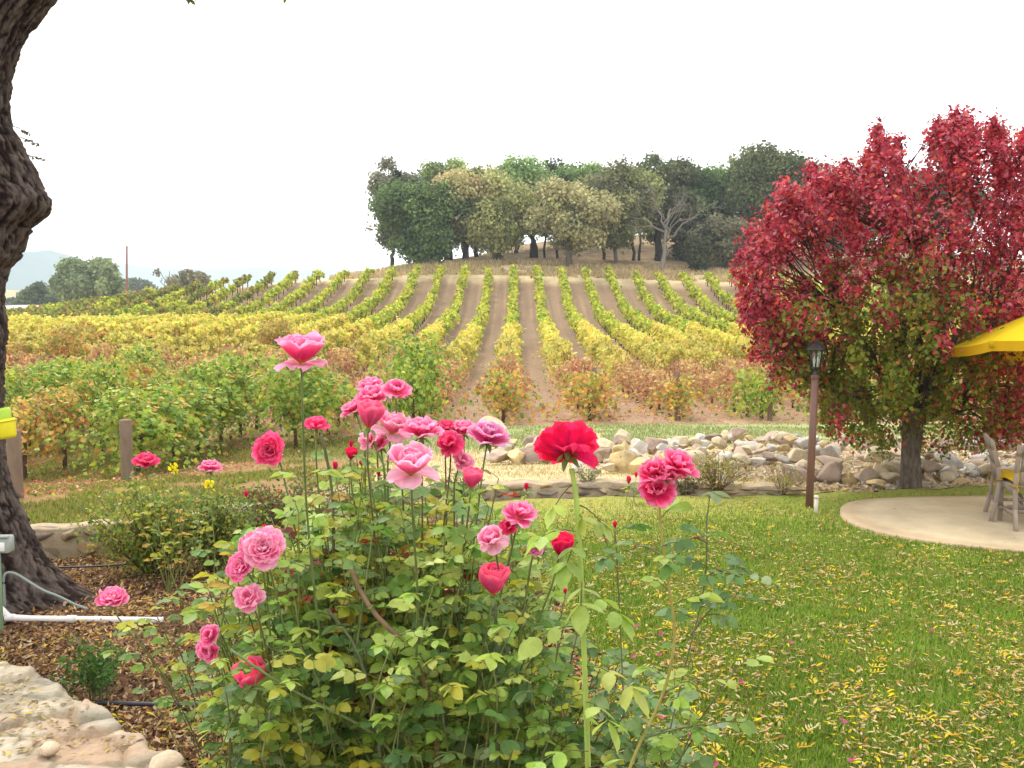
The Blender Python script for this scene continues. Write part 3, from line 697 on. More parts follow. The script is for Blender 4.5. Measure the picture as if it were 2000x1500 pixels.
oak(1040, 330, 485, 90, 126, DG, OL2, 'dark oak filling the gap left of the pale oak', dens=1.2, cr_low=.25)
oak(1112, 342, 521, 165, 109, GR, GR2, 'pale grey green oak standing in front of the grove', dens=1.8, cr_low=.33, trunkw=.7, barkK=C(130, 116, 104))
oak(1090, 318, 480, 130, 127, DG, C(75, 100, 58), 'dark green oak behind the pale one', dens=1.2, cr_low=.35)
oak(1150, 322, 480, 100, 130, DG2, DG, 'dark oak behind the right edge of the pale one', dens=1.2, cr_low=.35)
oak(1200, 325, 521, 150, 113, OL2, C(115, 118, 80), 'olive oak with a slender leaning grey trunk right of the pale one', dens=1.6, cr_low=.35, trunkw=.45, barkK=C(140, 128, 116))
oak(1232, 302, 480, 90, 129, C(110, 116, 88), DG2, 'airy topped oak rising behind the slender trunked one', airy=1, dens=1.6, cr_low=.35)
oak(1298, 293, 500, 115, 118, C(120, 128, 88), C(84, 104, 62), 'tall grey green oak behind the bare tree', dens=1.4, cr_low=.3)
oak(1350, 312, 490, 120, 122, C(66, 98, 50), DG, 'rich green round oak right of the bare tree', dens=1.5, cr_low=.3)
oak(1440, 295, 480, 90, 131, C(118, 120, 88), DG2, 'airy oak whose loose top pokes out left of the big smooth oak', airy=1, dens=1.5, cr_low=.3)
oak(1400, 330, 490, 100, 126, DG, C(80, 100, 60), 'dark oak in the dip before the big smooth oak', dens=1.3, cr_low=.25)
oak(1508, 278, 500, 165, 119, C(104, 118, 66), C(84, 104, 56), 'big smooth domed green oak at the right of the grove', dens=2.1, cr_low=.12, trunkw=.8)
oak(1420, 415, 518, 105, 112, C(136, 136, 104), C(96, 104, 74), 'low drooping grey oak under the big smooth one', dens=1.3, cr_low=.2, trunkw=.4)
oak(1368, 465, 528, 50, 108, C(70, 80, 48), C(84, 90, 56), 'small dark bushy tree at the foot of the grove', name='shrub_tree', dens=1.8, cr_low=.05, trunkw=.3, lobes=12)
oak(1330, 400, 510, 70, 117, C(76, 88, 60), C(104, 106, 82), 'dark low oak just right of the bare trunk', dens=1.2, cr_low=.1, trunkw=.4)
oak(1480, 440, 520, 80, 113, C(76, 88, 56), C(90, 100, 66), 'dark low oak half hidden by the red tree', dens=1.2, cr_low=.1, trunkw=.4)
oak(1640, 322, 520, 180, 118, C(96, 110, 64), C(80, 98, 58), 'green oak behind the left top of the red tree', dens=1.4, cr_low=.15)
oak(1800, 330, 520, 200, 122, C(96, 110, 64), C(80, 98, 58), 'green oak behind the middle of the red tree', dens=1.2, cr_low=.15)
# slim understorey trunks seen against the knoll
for qq, (px, base, top, w) in enumerate(sorted([(905, 500, 455, .22), (880, 500, 450, .3), (1047, 478, 420, .3), (1065, 476, 430, .16), (1090, 474, 425, .16), (1040, 485, 430, .35), (1236, 495, 420, .2), (1248, 492, 420, .16), (1285, 505, 400, .5), (1180, 490, 440, .2), (908, 507, 470, .2)])):
    Yt = 116.0; b = P(px, base, Yt); z = float(T(b[0], Yt)); h = P(px, top, Yt)[2] + 2.5 - z; g = Geo()
    limb(g, [0, 0, -.4], [rng.uniform(-.5, .5), 0, h], w, w * .5, C(70, 60, 54), 7, wob=.06)
    for q in range(4): limb(g, [0, 0, h * .6], [rng.uniform(-1.5, 1.5), rng.uniform(-1, 1), h + rng.uniform(0, 1.5)], w * .4, .04, C(70, 60, 54), 4, wob=.15)
    o = g.build('young_oak', M_bark); o.location = (b[0], Yt, z); setp(o, 'slim dark stem in the shade under the grove, %s of eleven from the left' % ORD[qq], 'tree', 'slim stems under the oaks')
# bare pale tree
b = P(1292, 520, 108.0); b[2] = float(T(b[0], 108.0)) - .1
root = empty('bare_tree', tuple(b), 'leafless pale grey tree with twisting branches before the grove', 'tree'); gt = Geo(); BK = C(156, 146, 132)
p = limb(gt, [0, 0, -.3], [.5, 0, 4.6], .3, .2, BK, 8, wob=.03); tips = []
def grow(a, d, L_, r, lev):
    d = d / np.linalg.norm(d); e_ = a + d * L_; pp = limb(gt, a, e_, r, r * .55, BK, 5 if lev < 2 else 3, seg=4, wob=.16)
    if lev < 4:
        for q in range(3 if lev < 3 else 2): grow(pp[int(rng.integers(2, 5))], d * .9 + rdir(1)[0] * .85 + np.array([0, 0, .12]), L_ * rng.uniform(.5, .8), r * .55, lev + 1)
for d in ([-.5, 0, 1.2], [.25, .2, 1.3], [.9, -.1, .8], [-.9, .1, .5], [.1, -.3, 1.0]): grow(np.array([.5, 0, 4.4]) - np.array([0, 0, rng.uniform(0, 1.2)]), np.array(d), rng.uniform(2.4, 3.3), .13, 0)
gt.build('trunk', M_twig, parent=root)
# mistletoe balls hang in the airy oak
for px, py, s in [(757, 371, .55), (756, 388, .6), (775, 340, .45)]:
    c = P(px, py, 111.5); n = 260; d = rdir(n); g = Geo()
    scatter(g, LEAFQ, d * s * rng.random((n, 1)) ** .4, frames_dir(rdir(n), d), .18, mixK([C(66, 74, 52), C(50, 58, 44)], n))
    o = g.build('mistletoe', M_far); o.location = c; setp(o, {371: 'middle mistletoe ball', 388: 'lowest mistletoe ball', 340: 'highest mistletoe ball'}[py] + ' hanging in the airy oak at the grove left end', 'mistletoe', 'mistletoe balls')
# far left skyline
oak(175, 488, 600, 100, 165, C(140, 162, 104), C(116, 144, 92), 'tall loose green tree left of the utility pole', name='valley_oak', dens=2.0, cr_low=.05, trunkw=.5, lobes=16, ksize=.42)
oak(222, 512, 600, 52, 160, C(140, 162, 104), C(116, 144, 92), 'narrow green tree between the tall loose tree and the pole', name='valley_oak', dens=2.0, cr_low=.05, trunkw=.4, lobes=9, ksize=.42)
oak(75, 556, 612, 60, 190, C(96, 118, 78), C(84, 104, 74), 'low round green tree beside the pale roof', name='valley_oak', dens=2.2, cr_low=.02, trunkw=.4, ksize=.5)
oak(330, 514, 575, 72, 175, C(150, 150, 118), C(120, 128, 96), 'sparse greyish tree on the skyline right of the pole', name='valley_oak', dens=1.5, airy=1, cr_low=.05, trunkw=.4, lobes=22, ksize=.45)
oak(375, 524, 575, 60, 180, C(135, 130, 92), C(120, 120, 84), 'low brownish tree on the skyline above the olive vines', name='valley_oak', dens=2.0, cr_low=.05, trunkw=.4, ksize=.45)
oak(15, 580, 612, 50, 260, C(90, 108, 80), C(84, 100, 76), 'dark clump of tree at the far left below the blue hill', name='valley_oak', dens=2, cr_low=.02, ksize=.6)
oak(45, 575, 612, 30, 300, C(90, 108, 80), C(84, 100, 76), 'small faded tree at the foot of the tan hill', name='valley_oak', dens=2, cr_low=.02, ksize=.6)
oak(270, 545, 600, 60, 330, C(90, 112, 80), C(84, 100, 76), 'blue green tree line clump just right of the pole', name='valley_oak', dens=2, cr_low=.02, ksize=.7)
# utility pole
b = P(246, 600, 150.0); b[2] = float(T(b[0], 150.0)) - .3; h = P(251, 480, 150.0)[2] - b[2]; g = Geo()
g.tube([[0, 0, 0], [.2, 0, h * .5], [.42, 0, h]], [.2, .17, .14], C(150, 100, 90), 9)
g.tube([[.25, 0, h - .5], [.55, 0, h - .5]], .05, C(120, 90, 80), 6)
o = g.build('utility_pole', M_twig); o.location = b; setp(o, 'tall reddish brown pole leaning slightly on the left skyline', 'pole')
# long pale roof beyond the vines at the far left
b = P(40, 606, 128.0); g = Geo(); n = 12; a = np.linspace(0, np.pi, n); xs = np.linspace(-14, 6.5, 30)
zz = np.interp(xs, [-14, -6, 0, 6.5], [-.5, .25, .42, .35])
V = np.array([[x, math.cos(t) * -1.6, z + math.sin(t) * .55] for x, z in zip(xs, zz) for t in a]); i = (np.arange(29)[:, None] * n + np.arange(n - 1)[None]).ravel()
g.add(V, np.stack([i, i + 1, i + n + 1, i + n], -1), C(228, 226, 222, .8)); g.tube([[x, 0, z + .58] for x, z in zip(xs, zz)], .07, C(150, 130, 120), 5)
root = empty('long_shed', (b[0], 128, b[2] - .35), 'long low shed with a pale curved roof at the far left', 'shed')
g.build('roof', M_paint, parent=root, smooth=True); g = Geo(); g.box((-3.5, 0, -.9), (19.5, 2.9, 1.6), C(190, 180, 165)); g.build('wall', M_paint, parent=root)

# ---------------------------------------------------------------- red tree
def in_poly(px, py, poly):
    c = np.zeros(len(px), bool); n = len(poly)
    for i in range(n):
        x1, y1 = poly[i]; x2, y2 = poly[(i + 1) % n]
        m_ = ((y1 > py) != (y2 > py)); c ^= m_ & (px < (x2 - x1) * (py - y1) / (y2 - y1 + 1e-9) + x1)
    return c
RP = [(1440, 500), (1500, 470), (1445, 440), (1500, 420), (1490, 380), (1530, 345), (1560, 380), (1590, 320), (1650, 330), (1690, 300), (1705, 240), (1722, 262), (1750, 255), (1764, 322), (1786, 345), (1800, 318), (1820, 290), (1815, 235), (1865, 210), (1905, 240), (1915, 290), (1950, 222), (1975, 270), (2060, 250), (2120, 320), (2150, 430), (2140, 600), (2120, 760), (2020, 830), (1960, 870), (1890, 855), (1830, 880), (1720, 868), (1660, 855), (1610, 825), (1590, 790), (1560, 760), (1500, 730), (1470, 690), (1500, 650), (1450, 610), (1480, 560)]
TY = 12.05
b = G(1776, 961, 0); b = np.array([b[0], TY, float(T(b[0], TY))]); b[0] = P(1776, 961, TY)[0]
root = empty('red_maple_tree', tuple(b), 'broad autumn tree with crimson crown and green lower leaves beside the patio', 'tree')
cl = []; px_ = rng.uniform(1435, 2150, 9000); py_ = rng.uniform(205, 905, 9000); k = in_poly(px_, py_, RP); px_, py_ = px_[k][:760], py_[k][:760]
cx, cz = 1790.0, 560.0
# upright shoots poke out of the top and the left side
for x, y, h_ in [(1710, 238, 60), (1725, 262, 60), (1748, 258, 60), (1695, 290, 60), (1835, 222, 60), (1868, 208, 70), (1852, 240, 60), (1900, 240, 60), (1945, 222, 60), (1960, 250, 60), (1885, 215, 40), (1535, 345, 50), (1590, 312, 50), (1650, 308, 50), (1560, 372, 50), (1625, 330, 40), (2000, 250, 60), (2050, 250, 60)]:
    for q in range(7): px_ = np.append(px_, x + rng.uniform(-7, 7)); py_ = np.append(py_, y + q * h_ / 7)
for x, y, dx_ in [(1437, 520, 90), (1445, 478, 90), (1460, 600, 80), (1478, 655, 90), (1470, 690, 100), (1500, 420, 70), (1480, 455, 80), (1450, 560, 70)]:
    for q in range(7): px_ = np.append(px_, x + q * dx_ / 7); py_ = np.append(py_, y + rng.uniform(-6, 6) + q * 2)
py_ = py_ + 16 * (py_ < 600)
for x, y in zip(px_, py_):
    rr = np.hypot((x - cx) / 360, (y - cz) / 350); hw = 1.75 * math.sqrt(max(0.06, 1 - min(rr, 1) ** 2)); yy = TY + rng.uniform(-1, 1) * hw
    q = P(x, y, TY); s = 1 - .0 * (yy - TY); q = P(x, y, yy); cl.append([q[0], yy, q[2]])
cl = np.array(cl); clp = np.stack([px_, py_], -1); nbase = len(cl)
gt = Geo(); BK = C(120, 104, 92); o0 = b
tr = np.array([[0, 0, -.15], [.01, 0, .12], [0, 0, .45], [.01, 0, .8], [.03, 0, 1.0]]); gt.tube(tr + b, [.17, .125, .115, .12, .13], C(146, 130, 116), 14, noise=.05)
forks = []
for tx, tz in [(1700, 700), (1650, 620), (1740, 560), (1790, 480), (1850, 520), (1900, 600), (1960, 650), (1620, 760), (1720, 400), (1870, 330), (1990, 480)]:
    e_ = P(tx, tz, TY + rng.uniform(-.7, .7)); a0 = b + np.array([rng.uniform(-.04, .06), 0, rng.uniform(.75, 1.15)])
    forks.append(limb(gt, a0, e_, .062, .02, BK, 7, seg=8, wob=.07, sag=-.1))
fk = np.concatenate([f[2:] for f in forks])
for c in cl[::2]:
    dd = np.linalg.norm(fk - (c - [0, 0, .35]), axis=1); j = int(np.argmin(dd)); limb(gt, fk[j], c, .014, .004, BK, 4, seg=4, wob=.1)
gt.build('trunk', M_bark, parent=root, loc=b)
n = 92000; idx = rng.integers(0, len(cl), n); spr = np.where(idx < 760, 1.0, .55)[:, None]; d = spr * rng.normal(size=(n, 3)) * (.5 + .9 * rng.random((n, 1))) * np.array([.062, .10, .11]); d = np.clip(d, -.19, .19); p = cl[idx] + d
ppx = 1000 + p[:, 0] / p[:, 1] * 1944; ppz = 600 - (p[:, 2] - 2.2) / p[:, 1] * 1944
# leaves turn from below: green low and inside, crimson at the outside and top
gx_ = (clp[idx, 0] - 1755) / 225; gz_ = (745 - clp[idx, 1]) / 235
gr = np.hypot(gx_, gz_) + .28 * fbm(cl[idx] * 1.1, 2) - .10 * (gz_ > .6) * (np.abs(gx_) < .35)
redl = fbm(cl[idx] * 1.6 + 7, 2) > .26; isg = (gr + rng.normal(0, .24, n) < .92) & ~(redl & (gr > .5))
KR = mixK([C(218, 68, 88), C(196, 52, 72), C(236, 130, 144), C(140, 44, 60), C(232, 104, 76)], n, [4, 3.5, 2.2, 2.6, 1.6], .22)
KG = mixK([C(138, 152, 50), C(168, 168, 60), C(104, 124, 42), C(195, 140, 60), C(185, 80, 50)], n, [4, 3, 3, 1.0, .6], .15)
K = 1.12 * np.where(isg[:, None], KG, KR) * (1 + .22 * fbm(p * 2.2, 2))[:, None]
g = Geo(); c0 = np.array([b[0], TY, 2.3]); N_ = (p - c0) * .35 + rdir(n) * .8 + np.array([0, 0, .4]); D = rdir(n) * .8 + np.array([0, 0, -.6])
scatter(g, LEAF2, p, frames_dir(D, N_), .056 * rng.uniform(.4, 1.5, n) , K)
g.V = [v * 1.0 for v in g.V]
g.build('crown', M_leaf, parent=root, loc=b)
for c in root.children: c.location = (0, 0, 0)
# a second reddish shrub vine far right behind the umbrella
r = hit(1990, 850); n = 1500; rt = empty('red_shrub', tuple(r), 'orange red leafy shrub far behind the umbrella edge', 'shrub'); d = rdir(n) * rng.random((n, 1)) ** .4 * np.array([1.6, 1.0, .8]) + [0.8, 0, 1.1]
g = Geo(); scatter(g, LEAF2, d, frames_dir(rdir(n), rdir(n)), .13, mixK([C(220, 110, 70), C(200, 70, 50), C(190, 170, 70)], n)); g.build('foliage', M_leaf, parent=rt)
g = Geo(); g.tube([[.8, 0, -.2], [.8, 0, 1.0]], [.07, .05], BK, 7); g.build('trunk', M_bark, parent=rt)
# ---------------------------------------------------------------- rocks
import bmesh
def rock_data(seed, sub=4, planes=16, rough=.035, flat=1.0):
    r = np.random.default_rng(seed); bm = bmesh.new(); bmesh.ops.create_icosphere(bm, subdivisions=sub, radius=1.0)
    V = np.array([v.co[:] for v in bm.verts]); F = np.array([[v.index for v in f.verts] for f in bm.faces]); bm.free()
    for _ in range(planes):
        n = r.normal(size=3); n /= np.linalg.norm(n); c = r.uniform(.42, .74); d = V @ n; k = d > c; V[k] -= np.outer(d[k] - c, n) * .985
    V = V * (1 + rough * fbm(V * 1.8 + seed, 3))[:, None] * np.array([1, r.uniform(.7, .95), r.uniform(.55, .85) * flat])
    return V / np.abs(V).max(), F
def rockK(c, V, seed):
    return np.tile(c, (len(V), 1)) * (1 + .18 * fbm(V * 2.5 + seed, 3))[:, None]
YS, PK, GY, DK_, BF = C(236, 208, 152), C(226, 200, 176), C(236, 228, 214), C(184, 160, 140), C(242, 222, 184)
def put_rock(px, py, w, col, lab, seed, name='boulder', grp=None, hfac=1.0, rz=None, tilt=.2):
    b = hit(px, py); s = w / 1944 * b[1] / 2 * 1.18; hfac *= 1.15; V, F = rock_data(seed); g = Geo(); g.add(V * s, F, rockK(col, V, seed))
    o = g.build(name, M_rock); o.location = b + np.array([0, 0, s * .45 * hfac]); o.scale = (1, 1, hfac)
    o.rotation_euler = (rng.uniform(-tilt, tilt), rng.uniform(-tilt, tilt), rng.uniform(0, 6) if rz is None else rz)
    return setp(o, lab, 'rock', grp)
B = [  # px, base py, width, colour, hfac, label
 (1215, 868, 36, BF, 1.3, 'pointed tan boulder balanced on top of the pile'),
 (1189, 890, 44, BF, 1.2, 'pale round topped boulder left under the pointed one'),
 (1218, 892, 34, YS, 1.0, 'small tan boulder directly under the pointed one'),
 (1243, 893, 42, PK, 1.0, 'pinkish boulder right under the pointed one'),
 (1278, 888, 50, DK_, 1.1, 'brown weathered boulder at the right of the pile top'),
 (1170, 904, 36, DK_, 1.2, 'grey brown boulder standing in the middle of the pile'),
 (1142, 915, 44, YS, 1.2, 'tall tan boulder at the left edge of the pile by the red rose'),
 (1157, 924, 34, BF, 1.2, 'yellowish boulder with a lit flat face low in the pile'),
 (1190, 912, 36, PK, .8, 'flat pink tan boulder low in the centre of the pile'),
 (1215, 922, 52, YS, 1.1, 'large tan boulder at the bottom centre of the pile'),
 (1250, 925, 46, YS, .9, 'tan boulder at the bottom right of the pile'),
 (1295, 908, 30, BF, 1.0, 'small cream boulder half behind the pink roses'),
 (1258, 905, 28, GY, 1.0, 'small grey boulder in the crook of the pile'),
 (1010, 905, 60, YS, .8, 'tan boulder left of the red rose with a leaning slab'),
 (1050, 902, 95, DK_, .55, 'long dark slab leaning across the boulders'),
 (962, 868, 52, BF, 1.1, 'cream boulder poking above the lilac rose'),
 (975, 905, 60, PK, .9, 'rounded pink tan boulder below the lilac rose'),
 (1085, 880, 40, PK, .8, 'flat pinkish rock behind the red rose'),
 (1035, 870, 40, DK_, .7, 'brown flat rock behind the left boulders'),
 (1068, 850, 34, BF, .6, 'small cream rock on the grass edge behind the boulders'),
 (1560, 948, 70, DK_, .8, 'big grey brown boulder right of the lamp post foot'),
 (1540, 925, 44, GY, .7, 'white grey rock left of the lamp post'),
 (1618, 950, 64, DK_, 1.0, 'wide dark boulder just right of the lamp post'),
 (1652, 952, 40, YS, 1.0, 'golden boulder between two dark ones before the red tree'),
 (1688, 948, 52, PK, .9, 'rounded mauve boulder left of the red tree trunk'),
 (1735, 935, 80, BF, .9, 'large cream boulder right beside the red tree trunk'),
 (1718, 955, 46, YS, .7, 'tan rock at the red tree foot'),
 (1812, 945, 44, BF, .8, 'cream rock just right of the red tree trunk'),
 (1842, 940, 36, GY, .9, 'pale grey rock two steps right of the red tree trunk'),
 (1893, 935, 48, GY, .9, 'grey rock left of the wooden chair back'),
 (1330, 880, 40, BF, .9, 'cream rock at the pile end above the pink rose cluster'),
 (1415, 868, 34, PK, .8, 'pink rock on the straw edge of the rubble')]
for q, (px, py, w, c, hf, lab) in enumerate(B): put_rock(px, py, w, c, lab, 100 + q, hfac=hf, grp='boulders along the dry creek')
fill = [(rng.uniform(1128, 1335), rng.uniform(872, 926)) for _ in range(34)] + [(rng.uniform(955, 1092), rng.uniform(862, 906)) for _ in range(18)]
for q, (x, y) in enumerate(fill):
    o = put_rock(x, y, rng.uniform(16, 34), [YS, PK, GY, DK_, BF][q % 5], 'small tan filler rock wedged in the %s boulder heap' % ('right hand' if x > 1100 else 'left hand'), 500 + q % 17, name='rock', hfac=rng.uniform(.8, 1.1), grp='filler rocks of the %s heap' % ('right' if x > 1100 else 'left'), tilt=.6)
    o.location.z += .16 * math.sin(math.pi * min(1, max(0, (926 - y) / 54))) * rng.random()
protos = []
for q in range(14):
    V, F = rock_data(300 + q, sub=3, planes=14, flat=.8); g = Geo(); g.add(V, F, rockK([GY, BF, PK, GY, DK_, BF, YS][q % 7], V, q)); protos.append(proto_mesh(g, 'rock', M_rock))
def rub(x):   # vertical band of the rubble in the photo
    lo = np.interp(x, [1290, 1400, 1500, 1600, 1700, 1800, 1900, 2000], [905, 915, 930, 948, 955, 955, 950, 950])
    hi = np.interp(x, [1290, 1400, 1500, 1600, 1700, 1800, 1900, 2000], [872, 866, 872, 872, 878, 885, 880, 880])
    return lo, hi
cnt = 0
while cnt < 268:
    x = rng.uniform(1290, 2010); lo, hi = rub(x); y = rng.uniform(hi, lo) ; w = rng.uniform(17, 46) * (.65 + .5 * (y - 865) / 90)
    b = hit(x, y); s = w / 1944 * b[1] / 2 * 1.15
    mound = .36 * math.sin(math.pi * min(1, max(0, (lo - y) / (lo - hi)))) * min(1, (x - 1270) / 120)
    o = bpy.data.objects.new('rock', protos[int(rng.integers(14))]); COL.objects.link(o); o.location = b + np.array([0, 0, s * .4 + mound * rng.uniform(.3, 1)])
    o.scale = (s * rng.uniform(.9, 1.4), s, s * rng.uniform(.8, 1.2)); o.rotation_euler = (rng.uniform(-.4, .4), rng.uniform(-.4, .4), rng.uniform(0, 6.3))
    side = 'left of the lamp post' if x < 1560 else 'between lamp post and red tree' if x < 1760 else 'right of the red tree trunk'
    row = 'at the back of the rubble' if y < hi + .33 * (lo - hi) else 'in the middle of the rubble' if y < hi + .66 * (lo - hi) else 'at the front of the rubble'
    setp(o, 'small pale angular stone %s %s' % (row, side), 'rock', 'rubble stones %s %s' % (row, side)); cnt += 1
# gravelly soil under the rubble
litter('gravel', 16000, (lambda y: .15 * y, lambda y: .6 * y), (11.9, 17), lambda x, y: (y > lawn_far(x) + .1) & (x > 1.2), .06, [GY, BF, YS, DK_, PK], [2, 3, 3, 1, 2], 'pale gravel and stone chips between the rubble', tilt=.8, zoff=.05, tm=CHIP, cat='gravel')

# low retaining wall of rough stones behind the bed
g = Geo(); xs = np.arange(-6.3, 3.4, .02); yy = np.interp(xs, WX, WY); d = np.concatenate([[0], np.cumsum(np.hypot(np.diff(xs), np.diff(yy)))])
wh = lambda x: np.interp(x, [-6, -3.2, -2, 0, 2, 3.4], [.27, .27, .20, .17, .15, .10])
for lay, (zf, hf) in enumerate([(.22, .5), (.68, .5)]):
    s = rng.uniform(0, .2)
    while s < d[-1]:
        w = rng.uniform(.16, .38); x = np.interp(s + w / 2, d, xs); y = np.interp(x, WX, WY); h = wh(x); k = int(np.searchsorted(xs, x)); k = min(k, len(xs) - 2)
        a = math.atan2(yy[k + 1] - yy[k], xs[k + 1] - xs[k]); V, F = rock_data(int(rng.integers(1e6)), sub=3, planes=12, rough=.06)
        V = V / np.abs(V).max(0) * np.array([w * .56, .11, h * hf * .6]); c, s_ = math.cos(a), math.sin(a); V = V @ np.array([[c, s_, 0], [-s_, c, 0], [0, 0, 1]])
        col = [C(196, 172, 140), C(180, 158, 130), C(206, 176, 128), C(168, 150, 132), C(214, 190, 160)][int(rng.integers(5))]
        g.add(V + [x, y + .02, h * zf], F, rockK(col, V, 1)); s += w
# mortar core and flat cap
n = 200; xc = np.linspace(-6.3, 3.35, n); yc = np.interp(xc, WX, WY); hc = wh(xc) * .93
prof = [(-.035, -.1), (-.035, .97), (-.02, 1.0), (.22, 1.0), (.22, -.1)]
V = np.array([[x, y + p, (h * q if q > 0 else q) + .012 * math.sin(x * 13) * (q > .9)] for x, y, h in zip(xc, yc, hc) for p, q in prof]); m = len(prof)
i = (np.arange(n - 1)[:, None] * m + np.arange(m - 1)[None]).ravel(); V[:, 2] += .008 * fbm(V * 9, 2)
g.add(V, np.stack([i, i + 1, i + m + 1, i + m], -1), C(200, 178, 145) * np.ones((len(V), 3)) * (1 + .2 * fbm(V * 6, 3))[:, None])
setp(g.build('low_stone_wall', M_stone), 'low rough stone wall edging the far side of the rose bed', 'wall')

# broad flagstone wall in the bottom left corner: a height field of fitted stones
ZW = .42
oe_px = [(-500, 1275), (-60, 1283), (0, 1293), (60, 1304), (105, 1322), (150, 1352), (180, 1384), (225, 1404), (248, 1428), (285, 1434), (296, 1470), (345, 1478), (372, 1500), (385, 1540), (430, 1640), (470, 1900)]
oe = np.array([G(*p, ZW)[:2] for p in oe_px])
x0, x1, y0, y1 = -3.6, -.7, 2.3, 5.2; st = .014
X, Y = np.meshgrid(np.arange(x0, x1, st), np.arange(y0, y1, st)); Xf, Yf = X.ravel(), Y.ravel()
# signed distance to the outer edge (positive inside)
def edist(x, y, poly):
    best = np.full(x.shape, 1e9)
    for a, b in zip(poly[:-1], poly[1:]):
        ab = b - a; t = np.clip(((x - a[0]) * ab[0] + (y - a[1]) * ab[1]) / (ab @ ab), 0, 1)
        best = np.minimum(best, np.hypot(x - a[0] - t * ab[0], y - a[1] - t * ab[1]))
    return best
pl = [tuple(p) for p in oe] + [(-9, -2), (-9, 6)]
ins = in_poly(Xf, Yf, pl); D = edist(Xf, Yf, oe) * np.where(ins, 1, -1)
D = D + .018 * fbm(xyz(Xf * 9, Yf * 9), 3)
inner = D - .82 - .03 * fbm(xyz(Xf * 5, Yf * 5, 4), 2)                               # the inner (near) face of the wall
sx_, sy_ = [], []
for a_ in np.arange(x0, x1, .27):
    for b_ in np.arange(y0, y1, .2): sx_.append(a_ + rng.uniform(-.12, .12)); sy_.append(b_ + rng.uniform(-.08, .08))
sx_, sy_ = np.array(sx_), np.array(sy_); wx_ = Xf + .05 * fbm(xyz(Xf * 4, Yf * 4, 7), 2); wy_ = Yf + .05 * fbm(xyz(Xf * 4, Yf * 4, 8), 2)
dist = np.hypot((wx_[:, None] - sx_[None]) * .8, wy_[:, None] - sy_[None]); o_ = np.argpartition(dist, 1, axis=1)[:, :2]; dd = np.take_along_axis(dist, o_, 1); sw_ = dd[:, 0] > dd[:, 1]
cell = np.where(sw_, o_[:, 1], o_[:, 0]); d1, d2 = dd.min(1), dd.max(1); edge = d2 - d1
hgt = rng.uniform(-.02, .03, len(sx_))[cell]; tx = rng.uniform(-.10, .10, (len(sx_), 2))[cell]
top = ZW + (hgt + tx[:, 0] * (Xf - sx_[cell]) + tx[:, 1] * (Yf - sy_[cell])) * sstep(0, .05, edge) - .020 * (1 - sstep(.0, .022, edge)) + .012 * fbm(xyz(Xf * 5, Yf * 8), 4) + .008 * fbm(xyz(Xf * 24, Yf * 34), 3) + .012 * np.abs(fbm(xyz(Xf * 8, Yf * 14, 5), 3))
lip = sstep(0, .02, D) * .02 - .02
Z = np.where(D > 0, top + lip, np.where(D > -.03, .3 * (1 + D / .03) , -.06))
Z = np.where(inner > 0, np.where(inner < .05, .25, -.06), Z)
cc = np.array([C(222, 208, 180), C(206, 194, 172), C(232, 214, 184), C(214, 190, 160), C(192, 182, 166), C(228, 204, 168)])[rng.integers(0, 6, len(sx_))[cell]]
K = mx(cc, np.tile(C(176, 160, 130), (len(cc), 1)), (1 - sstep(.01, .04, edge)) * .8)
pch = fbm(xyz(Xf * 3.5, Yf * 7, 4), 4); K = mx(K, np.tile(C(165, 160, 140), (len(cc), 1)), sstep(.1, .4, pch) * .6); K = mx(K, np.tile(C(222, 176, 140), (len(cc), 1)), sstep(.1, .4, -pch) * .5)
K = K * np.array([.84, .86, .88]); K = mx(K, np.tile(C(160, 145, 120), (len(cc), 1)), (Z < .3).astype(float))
ny, nx = X.shape; i = (np.arange(ny - 1)[:, None] * nx + np.arange(nx - 1)[None]).ravel(); q = np.stack([i, i + 1, i + nx + 1, i + nx], -1); q = q[(Z[q] > -.05).any(1)]
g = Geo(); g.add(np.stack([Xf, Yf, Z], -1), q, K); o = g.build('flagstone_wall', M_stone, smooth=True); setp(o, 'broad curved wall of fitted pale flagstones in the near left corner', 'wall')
k = np.where((D > .04) & (inner < -.03))[0]; q_ = fbm(xyz(Xf[k] * 3, Yf[k] * 4, 3), 3); k = k[q_ > .12]; k = rng.choice(k, min(1500, len(k)), replace=False)
g = Geo(); scatter(g, LIT, np.stack([Xf[k], Yf[k], Z[k] + .008], -1), frames(rdir(len(k)) * .3 + [0, 0, 1], rng.uniform(0, 6.3, len(k))), .034 * rng.uniform(.5, 1.4, len(k)), mixK([C(214, 188, 140), YL, C(190, 160, 115), C(150, 120, 90)], len(k), [4, .6, 3, 2]))
setp(g.build('wall_leaves', M_litter), 'tan leaflets caught on the flagstone wall top', 'leaves', kind='stuff')
for px, py, w, lab in [(92, 1462, 52, 'flat oval pink stone lying loose on the flagstone wall'), (322, 1490, 78, 'rounded cream end stone at the near tip of the flagstone wall')]:
    p = G(px, py, ZW + .02); V, F = rock_data(900 + w, sub=3, planes=6, rough=.05); g = Geo(); s = w / 1944 * p[1] / 2; V = V / np.abs(V).max(0) * np.array([s, s * .8,   .028 if w < 60 else .045]); g.add(V, F, rockK(C(234, 208, 176), V, 3))
    o = g.build('loose_stone', M_stone, smooth=True); o.location = p; setp(o, lab, 'stone')

